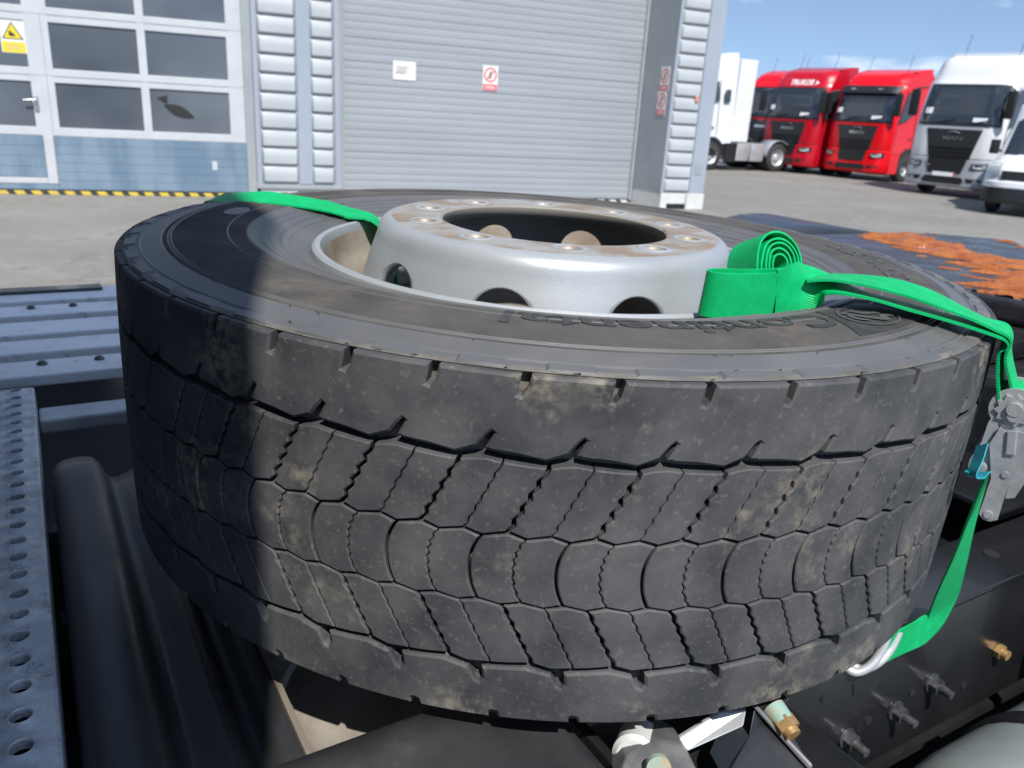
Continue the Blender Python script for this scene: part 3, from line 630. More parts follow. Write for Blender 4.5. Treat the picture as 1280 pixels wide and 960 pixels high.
# far run: over the back-left shoulder, across the sidewall and down between rim and disc
def surf(px, py, l=0.0022):
    z = 0.01
    for _ in range(12): q = ta(px, py, z); z = 0.5*z+0.5*(zside(min(0.494, max(0.30, hypot(q.x, q.y))))+l)
    return ta(px, py, z)
p0, p1, p2, p3 = surf(340, 248, 0.004), surf(402, 257, 0.006), surf(434, 265.5, 0.004), ta(470, 279, -0.010)
dr = (p2-p0).normalized(); wv_ = V((-dr.y, dr.x, 0.16))
def out_r(r):                                           # point on the strap's line at radius r, outward from p0
    lo_, hi_ = 0.0, 0.4
    for _ in range(40):
        m_ = (lo_+hi_)/2; q = p0-dr*m_
        if hypot(q.x, q.y) < r: lo_ = m_
        else: hi_ = m_
    return p0-dr*lo_
pa = degrees(atan2(p0.x, -p0.y))
tail = [V(pol(0.512, pa-1.0, -0.20)), V(pol(0.512, pa-1.0, -0.08)), V(pol(0.5105, pa-1.0, -0.015)), V(pol(0.503, pa-0.8, 0.002)), V(pol(0.482, pa-0.6, 0.0065))]
ribbon('webbing', tail+[p0, p1, p2, p3, p3+dr*0.02+V((0, 0, -0.03)), p3+dr*0.03+V((0, 0, -0.08))], [tang(tail[0])*-1]*3+[tang(tail[0])*-0.7+wv_*0.3, tang(tail[0])*-0.4+wv_*0.6]+[wv_]*3+[V((wv_.x, wv_.y, 0.02))]*3, strap)
# near run, lower layer: from the bundle to the tyre shoulder, taut, then down the tread
RTH = 58.0; RR = V(pol(1, RTH, 0)); RZ = V((0, 0, 1)); RC = RR.cross(RZ)         # ratchet axes: outward, up, towards the camera
rat_l = V(pol(0.537, RTH, -0.094))+RC*0.0225; RD = (TM @ rat_l-CW).dot(AZ)
A0_ = V((0.262, -0.236, 0.0295)); B0_ = V(pol(0.5015, 56.0, 0.0072)); dd = (B0_-A0_).normalized(); zz = V((0.04, -0.05, 1)).normalized()
wl = V((-dd.y, dd.x, -0.06)).normalized(); wf = V((-dd.y, dd.x, 0.0)).normalized()
l0 = [V((0.215, -0.2585, 0.019)), V((0.240, -0.2455, 0.025)), A0_]+[A0_.lerp(B0_, t) for t in (0.25, 0.5, 0.75, 0.93)]
dn = [V(pol(0.5045, 56.4, 0.0050)), V(pol(0.5085, 56.8, -0.002)), V(pol(0.5105, 57.2, -0.018)), V(pol(0.516, 57.6, -0.042)), V(pol(0.526, 58, -0.070))]
ribbon('webbing', l0+dn, [zz, zz*0.75+wl*0.3, wl*0.7+zz*0.3]+[wl]*3+[wf]+[wf*0.5+tang(dn[0])*0.5]+[tang(p) for p in dn[1:]], strap)
# upper layer: slack, arching above the lower one
sf = wf*0.004
uo = [V((0.250, -0.229, 0.031))]+[A0_.lerp(B0_, t)+V((0, 0, h))+sf for t, h in ((0.06, 0.007), (0.25, 0.0125), (0.45, 0.0150), (0.65, 0.0130), (0.82, 0.0085), (0.95, 0.0045))]
dn2 = [V(pol(0.5075, 56.9, 0.0072)), V(pol(0.5130, 57.3, -0.002)), V(pol(0.5165, 57.7, -0.018)), V(pol(0.524, 58.1, -0.036)), V(pol(0.535, 58.4, -0.058))]
wu = V((wf.x, wf.y, 0.02)); wu2 = V((wf.x, wf.y, 0.10))
ribbon('webbing', uo+dn2, [wl, wl, wu, wu2, wu2, wu, wf]+[wf*0.5+tang(dn2[0])*0.5]+[tang(p) for p in dn2[1:]], strap)
# folded loop standing on the rim
lp = [V(p) for p in ((0.215, -0.2585, 0.019), (0.190, -0.2690, 0.0175), (0.168, -0.2755, 0.017), (0.153, -0.2770, 0.017), (0.1455, -0.2715, 0.017), (0.1475, -0.2625, 0.017), (0.160, -0.2570, 0.0175), (0.185, -0.2520, 0.018), (0.210, -0.2440, 0.019), (0.232, -0.2330, 0.020))]
ribbon('webbing', lp, [zz]*10, strap, hw=0.0215)
lp2 = [V(p) for p in ((0.20, -0.2575, 0.016), (0.175, -0.2665, 0.0155), (0.160, -0.2690, 0.015), (0.1545, -0.2655, 0.015), (0.158, -0.2620, 0.015), (0.175, -0.2580, 0.0155), (0.20, -0.2500, 0.016))]; ribbon('webbing', lp2, [zz]*len(lp2), strap, hw=0.0205)
# rolled end
co = ta(957, 337, 0.030); axis = (TI.to_3x3() @ (AX*0.42-AZ*0.86+AY*0.10)).normalized(); ea = axis.orthogonal().normalized(); eb = axis.cross(ea)
sp = []; nt_ = 5.3
for i in range(110):
    a = 2*pi*nt_*i/109; r = 0.0075+0.0056*a/(2*pi)*(1+0.05*sin(a*1.3)); sq = 0.84+0.16*abs(cos(a-0.6))
    sp.append(co+(ea*cos(a)+eb*sin(a))*r*sq)
ribbon('rolled_end', sp, [axis]*len(sp), strap, hw=0.022, sub=2, thick=0.0020)
# lower run from ratchet to hook
fl = TI @ (KM @ V((-0.022, -0.4005, 1.0025))); hk_k = KI @ on_plane(1106, 812, TO-NN*0.412, NN); hk_t = TI @ (KM @ hk_k); uw = CT @ UU
r0_ = V(pol(0.527, RTH, -0.125)); fo = fl+(CT @ (-NN*0.010+V((0, 0, 0.004)))); dn_ = CT @ V((0, 0, -1))
hp = [r0_, r0_.lerp(fo, 0.2), r0_.lerp(fo, 0.45), r0_.lerp(fo, 0.7), r0_.lerp(fo, 0.92), fo.lerp(hk_t, 0.18)+(CT @ (-NN*0.004)), fo.lerp(hk_t, 0.55)+(CT @ (-NN*0.004)), hk_t]
tw = tang(r0_); hw_ = [tw, tw*0.9+uw*0.2, tw*0.6+uw*0.4, tw*0.2+uw*0.8, uw+dn_*0.1, uw+dn_*0.45, uw*0.8+dn_*0.7, uw*0.7+dn_*0.7]
ribbon('webbing', hp, hw_, strap)
# ratchet
m_zinc = mat('ratchet_zinc', (0.52, 0.54, 0.55), 0.36, metal=0.45, base2=(0.34, 0.37, 0.39), scale=60, rvar=0.12, bump=0.15, bscale=300)
m_teal = mat('strap_label', (0.02, 0.30, 0.38), 0.5)
RM = Matrix(((RR.x, RZ.x, RC.x, rat_l.x), (RR.y, RZ.y, RC.y, rat_l.y), (RR.z, RZ.z, RC.z, rat_l.z), (0, 0, 0, 1)))
rat = bpy.data.objects.new('ratchet', None); COL.objects.link(rat); rat.parent = strap; rat.matrix_local = RM @ Matrix.Rotation(radians(10), 4, 'Z')
PX = RD/FPX                                          # metres per photograph pixel at the ratchet
def rp2(pts): return [((x-1259)*PX, (545-y)*PX) for x, y in pts]
def ccw(P):
    a = sum(P[i-1][0]*P[i][1]-P[i][0]*P[i-1][1] for i in range(len(P))); return P if a > 0 else P[::-1]
head = [(1262+27*cos(a), 500-27*sin(a)) for a in [radians(x) for x in range(-30, 215, 15)]]
body_o = head + [(1236, 520), (1231, 545), (1219, 572), (1218, 582), (1226, 587), (1246, 590), (1262, 578), (1284, 560), (1290, 520)]
lever = [(1250, 522), (1257, 528), (1266, 524), (1286, 530), (1294, 560), (1272, 612), (1262, 615), (1264, 596), (1256, 645), (1248, 649), (1240, 648), (1235, 641), (1245, 592), (1240, 545)]
for zf in (-0.045, 0.0):
    MB().prism(ccw(rp2(body_o)), zf, zf+0.0028).obj('side_plate', m_zinc, rat)
for zf in (-0.049, 0.0045):
    MB().prism(ccw(rp2(lever)), zf, zf+0.0026).obj('lever_plate', m_zinc, rat)
wh_ = []
for i in range(22):
    a = 2*pi*i/22; r = (21 if i % 2 else 16.5); wh_.append((1262+r*cos(a), 500+r*sin(a)))
MB().prism(ccw(rp2(wh_)), 0.003, 0.0052).obj('ratchet_gear', m_zinc, rat)
c = rp2([(1263, 502)])[0]; g = MB(); g.cyl((c[0], c[1]+0.003, -0.05), (c[0], c[1]+0.003, 0.0085), 0.0065); g.cyl((c[0], c[1]-0.0035, -0.05), (c[0], c[1]-0.0035, 0.0078), 0.0055); g.obj('drum_pin', m_zinc, rat, 40)
g = MB(); g.cyl((c[0], c[1], -0.042), (c[0], c[1], -0.001), 0.019, n=28); g.obj('wound_webbing', m_strap, rat, 40)
for x, y, r in ((1233, 578, 0.0058), (1245, 640, 0.0052), (1259.5, 583, 0.0042)):
    q = rp2([(x, y)])[0]; g = MB(); g.cyl((q[0], q[1], -0.052), (q[0], q[1], 0.0085), r*0.7); g.cyl((q[0], q[1], 0.0028), (q[0], q[1], 0.0075), r, r*0.85); g.obj('pivot_bolt', m_zinc, rat, 40)
q = rp2([(1263, 540)])[0]; g = MB(); g.box(q[0]-0.004, q[0]+0.004, q[1]-0.012, q[1]+0.012, 0.0071, 0.0095, bev=0.001); g.obj('pawl', m_zinc, rat)
lb = [TI @ at(1228, 556, RD), TI @ at(1222, 575, RD-.004), TI @ at(1216, 588, RD-.006), TI @ at(1215, 594, RD-.005), TI @ at(1222, 596, RD), TI @ at(1230, 590, RD+.003)]
ribbon('label_tag', lb, [TI.to_3x3() @ AZ]*6, strap, hw=0.008, thick=0.001, mt=m_teal)
# hook: bent galvanised wire pair reaching into the frame slot
m_galv = mat('galvanised', (0.58, 0.60, 0.61), 0.45, metal=0.35, base2=(0.46, 0.48, 0.50), scale=18, rvar=0.1, bump=0.15, bscale=250)
for s_ in (-1, 1):
    base = hk_k+UU*0
    hk = smooth_poly([tuple(TI @ (KM @ V(q))) for q in ((hk_k.x+0.012*s_+0.008, -0.4125, hk_k.z+0.022), (hk_k.x+0.011*s_, -0.413, hk_k.z), (hk_k.x+0.009*s_-0.014, -0.412, hk_k.z-0.016), (hk_k.x+0.006*s_-0.030, -0.406, hk_k.z-0.026), (hk_k.x+0.006*s_-0.038, -0.398, hk_k.z-0.026), (hk_k.x+0.006*s_-0.040, -0.386, hk_k.z-0.018), (hk_k.x+0.006*s_-0.038, -0.380, hk_k.z-0.004))], 5)
    MB().tube(hk, 0.0058, n=10).obj('hook', m_galv, strap, 60)

# ================================================================== THE TRACTOR TRUCK THAT CARRIES THE WHEEL  (local u = along the chassis towards the fifth wheel, n = left, z = up)
trk = empty('tractor_truck', KM, 'black chassis of the truck under the spare wheel with step, mudguard and fifth wheel', 'truck')
m_chas = mat('chassis_black', (0.012, 0.0125, 0.014), 0.24, base2=(0.02, 0.02, 0.022), scale=5, rvar=0.08, dirt=(0.07, 0.063, 0.055), dirt_scale=7, dirt_lo=0.64, dirt_hi=0.82, coat=0.3)
m_plas = mat('mudguard_plastic', (0.032, 0.033, 0.036), 0.40, base2=(0.050, 0.050, 0.051), scale=9, rvar=0.1, bump=0.2, bscale=160, dirt=(0.10, 0.09, 0.075), dirt_scale=9, dirt_lo=0.56, dirt_hi=0.8)
m_alu = mat('deck_aluminium', (0.95, 0.95, 0.95), 0.5, metal=0.0, base2=(0.88, 0.88, 0.89), scale=7, rvar=0.1, dirt=(0.35, 0.33, 0.3), dirt_scale=20, dirt_lo=0.55, dirt_hi=0.7)
m_step = mat('step_galvanised', (0.80, 0.80, 0.81), 0.45, metal=0.1, base2=(0.52, 0.53, 0.55), scale=28, lo=0.35, hi=0.62, rvar=0.12, bump=0.25, bscale=140, dirt=(0.16, 0.16, 0.17), dirt_scale=30, dirt_lo=0.5, dirt_hi=0.66)
m_cab = mat('cab_paint', (0.06, 0.066, 0.078), 0.3, coat=0.5)
m_bolt = mat('bolt_steel', (0.16, 0.165, 0.17), 0.35, metal=0.6, base2=(0.05, 0.05, 0.05), scale=60)
m_brass = mat('bolt_brass', (0.55, 0.36, 0.16), 0.45, metal=0.6, base2=(0.42, 0.22, 0.09), scale=50)
m_patina = mat('bolt_patina', (0.24, 0.42, 0.37), 0.6, base2=(0.45, 0.33, 0.2), scale=60)
m_dusty = mat('dusty_metal', (0.34, 0.31, 0.27), 0.8, base2=(0.22, 0.19, 0.155), scale=14, bump=0.3, bscale=120)
# cab: tall box whose rear right edge throws the shade over the left of the wheel
CU, CN0, CN1, CZ = -1.235, -1.437, 1.12, 3.78
bm = bmesh.new()
prof_c = [(CU, 0.98), (CU, CZ-0.1), (CU-0.12, CZ), (CU-1.0, CZ-0.02), (CU-1.75, CZ-0.35), (CU-2.2, 2.75), (CU-2.36, 1.55), (CU-2.34, 0.55), (CU-1.9, 0.45), (CU-1.75, 0.98)]
g = MB(); g.add([(u, CN0, z) for u, z in prof_c]+[(u, CN1, z) for u, z in prof_c], [tuple(range(len(prof_c)))]+[tuple(range(2*len(prof_c)-1, len(prof_c)-1, -1))]+[((i+1) % len(prof_c), i, len(prof_c)+i, len(prof_c)+(i+1) % len(prof_c)) for i in range(len(prof_c))])
cab = fix_normals(g.obj('cab', m_cab, trk)); bv = cab.modifiers.new('edges', 'BEVEL'); bv.width = 0.035; bv.segments = 3; bv.limit_method = 'ANGLE'
g = MB(); P = [(CU-2.1, 1.75), (CU-1.05, 1.85), (CU-1.02, 2.6), (CU-1.95, 2.6)]
for nn in (CN0-0.006, CN1+0.002): g.box(CU-2.0, CU-1.05, nn, nn+0.004, 1.85, 2.6)
g.obj('door_window', glass_mat('cab_glass', (0.02, 0.022, 0.025)), cab)
# frame rails
def rail(n0, sgn):
    ub = -2.8 if sgn > 0 else -0.78
    g = MB(); g.box(ub, 4.0, n0-0.004, n0+0.004, 0.770, 0.992); g.box(ub, 4.0, min(n0-0.004*sgn, n0+0.105*sgn), max(n0-0.004*sgn, n0+0.105*sgn), 0.993, 1.001, bev=0.002); g.box(ub, 4.0, min(n0, n0+0.08*sgn), max(n0, n0+0.08*sgn), 0.762, 0.769)
    return g.obj('frame_rail', m_chas, trk)
r1 = rail(-0.392, 1); r2 = rail(0.392, -1)
for u in (-0.6, 0.35, 1.3): MB().cyl((u, -0.386, 0.88), (u, 0.386, 0.88), 0.05).obj('cross_member', m_chas, trk, 40)
g = MB(); g.box(-1.2, 0.9, -0.37, 0.37, 0.50, 0.70, bev=0.02); g.obj('added_dark_underpanel', m_chas, trk)  # black panel added under the chassis to block the sunlit ground
g = MB(); g.box(-1.9, 0.45, 0.42, 1.40, 0.35, 0.95, bev=0.02); g.obj('added_dark_box', m_plas, trk)  # dark boxes added so no lit ground shows through the gaps
g = MB(); g.box(-1.9, -0.86, -1.15, -0.42, 0.35, 0.90, bev=0.02); g.obj('added_dark_box', m_plas, trk)
g = MB(); g.box(-0.80, 1.05, -1.12, -0.74, 0.30, 0.60, bev=0.02); g.obj('silencer_box', m_chas, trk)
MB().box(-0.10, 3.0, -0.280, 0.28, 0.90, 0.94, bev=0.004).obj('dark_filler_plate', m_chas, trk)  # dark filler, added to hide the bright ground between the rails
MB().box(0.2, 1.6, -0.75, -0.44, 0.28, 0.46, bev=0.02).obj('lower_cover', m_chas, trk)
# carrier that the spare wheel rests on
for u in (-0.58, -0.20):
    zc = (TM @ V((0, 0, -0.309))).z
    q = MB(); q.box(u-0.035, u+0.035, -0.20, 0.42, zc-0.06, zc-0.004+0.0, bev=0.004); q.box(u-0.025, u+0.025, 0.30, 0.385, 1.002, zc-0.061); q.box(u-0.025, u+0.025, -0.19, -0.12, 0.80, zc-0.061); q.obj('wheel_carrier_beam', m_chas, trk)
# bolts, nuts and holes on the near rail's outer face
def stud(px, py, r=0.0085, l=0.018, mt=None, nm='frame_bolt'):
    c = kn(px, py, -0.396); g = MB(); g.cyl((c.x, -0.3965, c.z), (c.x, -0.3995, c.z), r*1.75, n=24); g.cyl((c.x, -0.3995, c.z), (c.x, -0.4115, c.z), r*1.35, n=6); g.cyl((c.x, -0.4115, c.z), (c.x, -0.4115-l, c.z), r*0.8, r*0.72, n=14); g.obj(nm, mt or m_bolt, r1, 35)
for a in ((1163, 852), (1118, 887), (1057, 921)): stud(*a)
for a in ((1030, 872), (1122, 820), (1140, 866), (1085, 900), (1025, 943), (1204, 857)):
    c = kn(a[0], a[1], -0.396); MB().cyl((c.x, -0.3962, c.z), (c.x, -0.3975, c.z), 0.0065, n=16).obj('frame_hole', m_dark, r1)
c = kn(1246, 812, -0.396); g = MB(); g.cyl((c.x, -0.3965, c.z), (c.x, -0.405, c.z), 0.012, n=6); g.cyl((c.x, -0.405, c.z), (c.x, -0.414, c.z), 0.008, n=12); g.obj('frame_bolt', m_brass, r1, 35)
# slot in which the hook sits
a_, b2 = kn(1066, 862, -0.396), kn(1098, 836, -0.396)
g = MB(); d = (b2-a_); 
for t in [i/6 for i in range(7)]: pass
g.tube([(a_.x, -0.3965, a_.z), (b2.x, -0.3965, b2.z)], 0.013, n=12); o = g.obj('frame_slot', m_dark, r1); 
for v in o.data.vertices: v.co.y = -0.3965+(v.co.y+0.3965)*0.05
# outrigger plate standing off the rail further right, with a vertical rolled edge
e = kn(1160, 870, -0.40)
g = MB(); g.box(0.300, 0.318, -0.470, -0.398, 0.80, 0.988, bev=0.004); g.obj('outrigger_rib', m_chas, trk)
g = MB(); g.box(0.324, 1.1, -0.45, -0.398, 0.90, 0.985, bev=0.006); g.obj('outrigger_plate', m_chas, trk)
MB().cyl((0.226, -0.34, 1.0012), (0.226, -0.34, 1.0028), 0.012, n=16).obj('frame_hole', m_dark, r1)
# upper bracket plate to the right of the tyre, catching the sky
g = MB(); g.box(0.30, 0.95, -0.30, -0.10, 1.03, 1.042, bev=0.004); g.box(0.34, 0.90, -0.28, -0.262, 1.002, 1.029); g.obj('bracket_plate', m_chas, trk)
# air tank at the lower right
m_tank = mat('tank_grey', (0.30, 0.335, 0.33), 0.40, base2=(0.24, 0.265, 0.26), scale=10, rvar=0.1, metal=0.2, dirt=(0.34, 0.27, 0.17), dirt_scale=12, dirt_lo=0.55, dirt_hi=0.75)
g = MB(); rt_ = 0.15; cu_, cn_, cz_ = 0.0, -0.57, 0.715
prt = [(-0.16, 0.0), (-0.155, 0.06), (-0.135, 0.11), (-0.10, 0.14), (-0.05, 0.15)]
vs = []; fs = []; n = 36
sec = [(-0.12, 0.02), (-0.115, 0.08), (-0.09, 0.125), (-0.05, 0.145), (0.0, 0.15), (0.9, 0.15), (0.95, 0.145), (0.99, 0.125), (1.015, 0.08), (1.02, 0.02)]
for u, r in sec: vs += [(u, cn_+r*cos(2*pi*i/n), cz_+r*sin(2*pi*i/n)) for i in range(n)]
for k in range(len(sec)-1): fs += [(k*n+i, k*n+(i+1) % n, (k+1)*n+(i+1) % n, (k+1)*n+i) for i in range(n)]
fs += [tuple(range(n)), tuple(range((len(sec)-1)*n, len(sec)*n))]
tank = fix_normals(g.add(vs, fs).obj('air_tank', m_tank, trk, 40))
for u in (0.12, 0.75):
    q = MB(); q.lathe([(rt_+0.001, -0.02), (rt_+0.005, -0.018), (rt_+0.005, 0.018), (rt_+0.001, 0.02)], 36)
    q.obj('tank_band', m_chas, tank, 30, Matrix.Translation((u, cn_, cz_)) @ Matrix.Rotation(pi/2, 4, 'Y'))
# perforated step beside the cab
def step_row(u0, u1, uc, n0, n1, cnt, z):
    g = MB(); L_ = (n1-n0)/cnt
    for k in range(cnt):
        c = n0+L_*(k+0.5); npt = 24; rows = []
        for q, (rr, dz) in enumerate(((0.0086, -0.006), (0.0087, 0.0030), (0.0098, 0.0042), (0.0120, 0.0030), (0.0165, 0.0))):
            rows.append([(uc+rr*cos(2*pi*i/npt), c+rr*sin(2*pi*i/npt), z+dz) for i in range(npt+1)])
        row = []
        for i in range(npt+1):
            a = 2*pi*i/npt; dx, dy = cos(a), sin(a); kk = min(((u1-uc) if dx > 0 else (uc-u0))/abs(dx) if abs(dx) > 1e-6 else 9, (L_/2)/abs(dy) if abs(dy) > 1e-6 else 9); row.append((uc+dx*kk, c+dy*kk, z))
        rows.append(row); g.grid(rows)
        for sx, uu in ((1, u1), (-1, u0)):
            for sy in (1, -1):
                an = atan2(sy*L_/2, uu-uc) % (2*pi); i0 = int(an/(2*pi)*npt); g.add([row[i0], (uu, c+sy*L_/2, z), row[i0+1]], [(0, 1, 2)])
    return g
g = step_row(-1.1075, -1.0500, -1.0760, -0.52, 0.7, 30, 1.10); g2 = step_row(-1.165, -1.1075, -1.139, -0.52, 0.7, 30, 1.10)
g.add(g2.v, g2.f); g.grid([[(-1.0500, n, 1.10), (-1.0475, n, 1.0985), (-1.0465, n, 1.095), (-1.0465, n, 1.05)] for n in (-0.52, 0.7)])
g.grid([[(-1.165, n, 1.10), (-1.165, n, 1.05)] for n in (-0.52, 0.7)]); stp = weld(fix_normals(g.obj('step_plate', m_step, trk)), 0.0003, 35)
MB().box(-1.16, -1.05, -0.50, 0.68, 1.03, 1.035).obj('step_dark_sheet', m_dark, trk)  # near-black sheet standing in for the dark below the step holes
for n in (-0.3, 0.5): MB().box(-1.16, -1.056, n-0.02, n+0.02, 0.90, 1.029).obj('step_bracket', m_chas, trk)
for px, py in ((68, 590), (72, 663), (83, 777)):
    c = ku(px, py, -1.040); g = MB(); g.cyl((-1.046, c.y, c.z), (-1.030, c.y, c.z), 0.013, n=6); g.obj('step_bolt', mat('bolt_teal', (0.02, 0.11, 0.13), 0.5), trk, 30)
# slatted aluminium deck
dk = bpy.data.objects.new('deck', None); COL.objects.link(dk); dk.parent = trk
edges = [(485, 463), (460, 402), (388, 316), (307, 241), (234, 176), (169, 108)]
me_ = None
sl_n = []
for (yb, yt) in edges:
    yb_ = 330+yb/3.2; yt_ = 330+yt/3.2
    sl_n.append((yb_, yt_))
tops = [(474.5, 455.0), (451.5, 430.0), (426.0, 405.0), (402.5, 385.5), (379.0, 363.5)]
front = [kz(0, 330+y/3.2, 1.10).y for y in (460, 365, 290, 213, 155)]
back = [kz(0, 330+y/3.2, 1.10).y for y in (400, 315, 240, 175, 108)]
for k, (a, b) in enumerate(zip(front, back)):
    g = MB(); g.box(-1.75, -0.55, a, b+0.006, 1.078, 1.100, bev=0.004); s_ = g.obj('deck_slat', m_alu, dk)
    if k in (1-1, 3):
        for u in (-1.30, -1.03, -0.93) if k == 0 else (-1.04, -0.95):
            g = MB(); g.lathe([(0.010, 0.0), (0.009, 0.004), (0.005, 0.007), (0.0005, 0.008)], 14); g.obj('rivet', m_bolt, s_, 40, T((u, (a+b)/2+0.02, 1.1002)))
for u in (-1.4, -0.8): MB().box(u-0.03, u+0.03, front[0]+0.02, back[-1], 1.02, 1.077).obj('deck_bearer', m_chas, dk)
nb = kz(60, 367, 1.10).y; MB().box(-1.75, -0.87, nb+0.005, nb+0.06, 0.95, 1.108, bev=0.004).obj('side_beam', m_chas, trk)
c0 = kz(47, 507, 1.075); MB().box(-1.044, -0.60, c0.y-0.07, c0.y-0.004, 1.045, 1.072, bev=0.005).obj('deck_bracket', m_galv, trk)
# mudguard: ribbed plastic, ridges running across the truck
mp_ = smooth_poly([(-1.037, 0.86), (-1.036, 1.03), (-1.033, 1.085), (-1.022, 1.102), (-1.000, 1.106), (-0.980, 1.102), (-0.970, 1.090), (-0.963, 1.072), (-0.954, 1.064), (-0.940, 1.068), (-0.920, 1.076), (-0.911, 1.070), (-0.903, 1.060), (-0.894, 1.062), (-0.882, 1.074), (-0.868, 1.078)], 4)
rows = []
for i in range(24):
    n = -0.72+1.12*i/23; k = max(0, (n-0.32)/0.08); rows.append([(u, n, z-0.05*k*k+0.0015*noise.noise((u*9, n*6, 1.3))) for u, z in mp_])
g = MB(); g.grid(rows); mud = g.obj('mudguard', m_plas, trk, 60); so = mud.modifiers.new('thickness', 'SOLIDIFY'); so.thickness = 0.005; so.offset = -1
MB().box(-0.867, -0.861, -0.72, 0.36, 1.050, 1.082, bev=0.001).obj('mudguard_lip', mat('lip_worn', (0.20, 0.17, 0.14), 0.6), mud)
# second mudguard half in front of the camera: smooth top with a raised fold
rows = []
for i in range(20):
    u = -0.905+0.235*i/19; r = []
    for j in range(16):
        n = -0.392-0.45*j/15; zt = 1.128+0.006*sin((u+0.8)*3)-0.10*max(0, (-n-0.52))**1.2
        fold = -0.010/(1+math.exp(-(u+0.700+0.45*(n+0.50))*120)); r.append((u, n, zt+fold))
    rows.append(r)
g = MB(); g.grid(rows); mg2 = g.obj('mudguard_panel', m_plas, trk, 50); so = mg2.modifiers.new('thickness', 'SOLIDIFY'); so.thickness = 0.006; so.offset = -1
fix_normals(mg2)
g = MB(); g.box(-0.66, -0.40, -0.66, -0.398, 1.002, 1.055, bev=0.008); g.box(-0.655, -0.645, -0.70, -0.40, 1.056, 1.11, bev=0.003); g.obj('outrigger_arm', m_chas, trk)
# dusty pipe and clamp seen in the gap
g = MB(); g.cyl((-0.86, -0.10, 0.95), (-0.66, -0.36, 1.02), 0.065, 0.075, n=28); g.obj('exhaust_pipe', m_dusty, trk, 40)
g = MB(); g.lathe([(0.068, -0.014), (0.076, -0.012), (0.076, 0.012), (0.068, 0.014)], 32)
dpi = V((0.22, -0.26, 0.07)).normalized(); g.obj('pipe_clamp', m_galv, trk, 30, T(V((-0.815, -0.16, 0.967))) @ dpi.to_track_quat('Z', 'Y').to_matrix().to_4x4())
# galvanised strip, gusset bracket, clamp block and patinated bolt near the bottom edge
def slab(name, pts, depth, th, mt, nrm=None, par=trk):
    P = [KI @ at(x, y, depth if not isinstance(depth, list) else depth[i]) for i, (x, y) in enumerate(pts)]
    nv = KI.to_3x3() @ (-AZ); n = len(P); g = MB(); g.add(P+[p-nv*th for p in P], [tuple(range(n)), tuple(range(2*n-1, n-1, -1))]+[((i+1) % n, i, n+i, n+(i+1) % n) for i in range(n)])
    o = fix_normals(g.obj(name, mt, par)); bv = o.modifiers.new('edges', 'BEVEL'); bv.width = min(0.002, th*0.3); bv.segments = 2; return o
slab('support_strip', [(845, 924), (859, 940), (930, 908), (934, 886), (900, 890)], [0.700, 0.694, 0.70, 0.715, 0.712], 0.006, m_galv)
g1 = slab('gusset_bracket', [(944, 882), (984, 874), (988, 866), (980, 900), (1016, 962), (905, 975), (915, 950), (936, 920)], [0.712, 0.722, 0.725, 0.71, 0.685, 0.675, 0.69, 0.70], 0.05, m_chas)
slab('gusset_edge', [(941, 884), (947, 882), (1018, 958), (1012, 964)], [0.708, 0.708, 0.680, 0.680], 0.008, mat('edge_grey', (0.13, 0.135, 0.14), 0.4), None, g1)  # thin strip of paler grey along the gusset
a_ = KI @ at(966, 884, 0.712); b2 = KI @ at(992, 920, 0.692)
dd_ = (b2-a_); g = MB(); g.cyl(a_, a_+dd_*0.55, 0.0105, 0.0100, n=16); g.obj('patinated_bolt', m_patina, trk, 40)
g = MB(); g.cyl(a_+dd_*0.45, a_+dd_*0.82, 0.0108, n=6); g.cyl(a_+dd_*0.82, b2, 0.0075, n=14); g.obj('brass_nut', m_brass, trk, 30)
slab('clamp_block', [(782, 948), (800, 928), (838, 924), (854, 934), (876, 972), (770, 985)], [0.655, 0.672, 0.675, 0.665, 0.64, 0.632], 0.04, mat('clamp_grey', (0.10, 0.105, 0.11), 0.42, base2=(0.17, 0.165, 0.16), scale=40))
a_ = KI @ at(792, 948, 0.672); g = MB(); g.cyl(a_, a_+(KI.to_3x3() @ (AZ*0.04+AX*0.012)), 0.019, n=24, bev=0.004); g.obj('bush', mat('bush_white', (0.62, 0.62, 0.60), 0.5), trk, 40)
a_ = KI @ at(822, 957, 0.642); g = MB(); g.cyl(a_, a_+(KI.to_3x3() @ (-AZ*0.006)), 0.010, n=20); g.obj('clamp_cap', m_patina, trk, 40)
# fifth wheel with orange grease
m_fw = mat('fifth_wheel_black', (0.016, 0.016, 0.018), 0.30, base2=(0.03, 0.03, 0.034), scale=12, rvar=0.14, bump=0.4, bscale=60)
m_grease = mat('grease_orange', (0.42, 0.14, 0.035), 0.3, base2=(0.27, 0.07, 0.018), scale=25, bump=0.5, bscale=90)
FZ = 1.315
fw_o = [(0.62, 0.10), (0.70, -0.30), (0.95, -0.46), (1.50, -0.46), (1.72, -0.35), (1.35, -0.06), (1.28, 0.0), (1.28, 0.06), (1.35, 0.12), (1.72, 0.42), (1.55, 0.60), (1.0, 0.66), (0.75, 0.52)]
fw_o = [(u, n+0.10) for u, n in fw_o]
fw = MB().prism(ccw(fw_o), FZ-0.05, FZ).obj('fifth_wheel', m_fw, trk); bv = fw.modifiers.new('edges', 'BEVEL'); bv.width = 0.012; bv.segments = 3
g = MB(); g.box(0.50, 1.9, -0.42, 0.74, 1.002, 1.20, bev=0.02); g.obj('fifth_wheel_base', m_fw, trk)
g = MB(); g.box(0.46, 0.90, -0.10, 0.66, 1.203, 1.262, bev=0.02); g.obj('fifth_wheel_skirt', m_fw, trk)
for nn in (-0.35, 0.5): MB().box(0.95, 1.25, nn-0.05, nn+0.05, 1.204, FZ-0.051, bev=0.01).obj('fifth_wheel_pedestal', m_chas, trk)
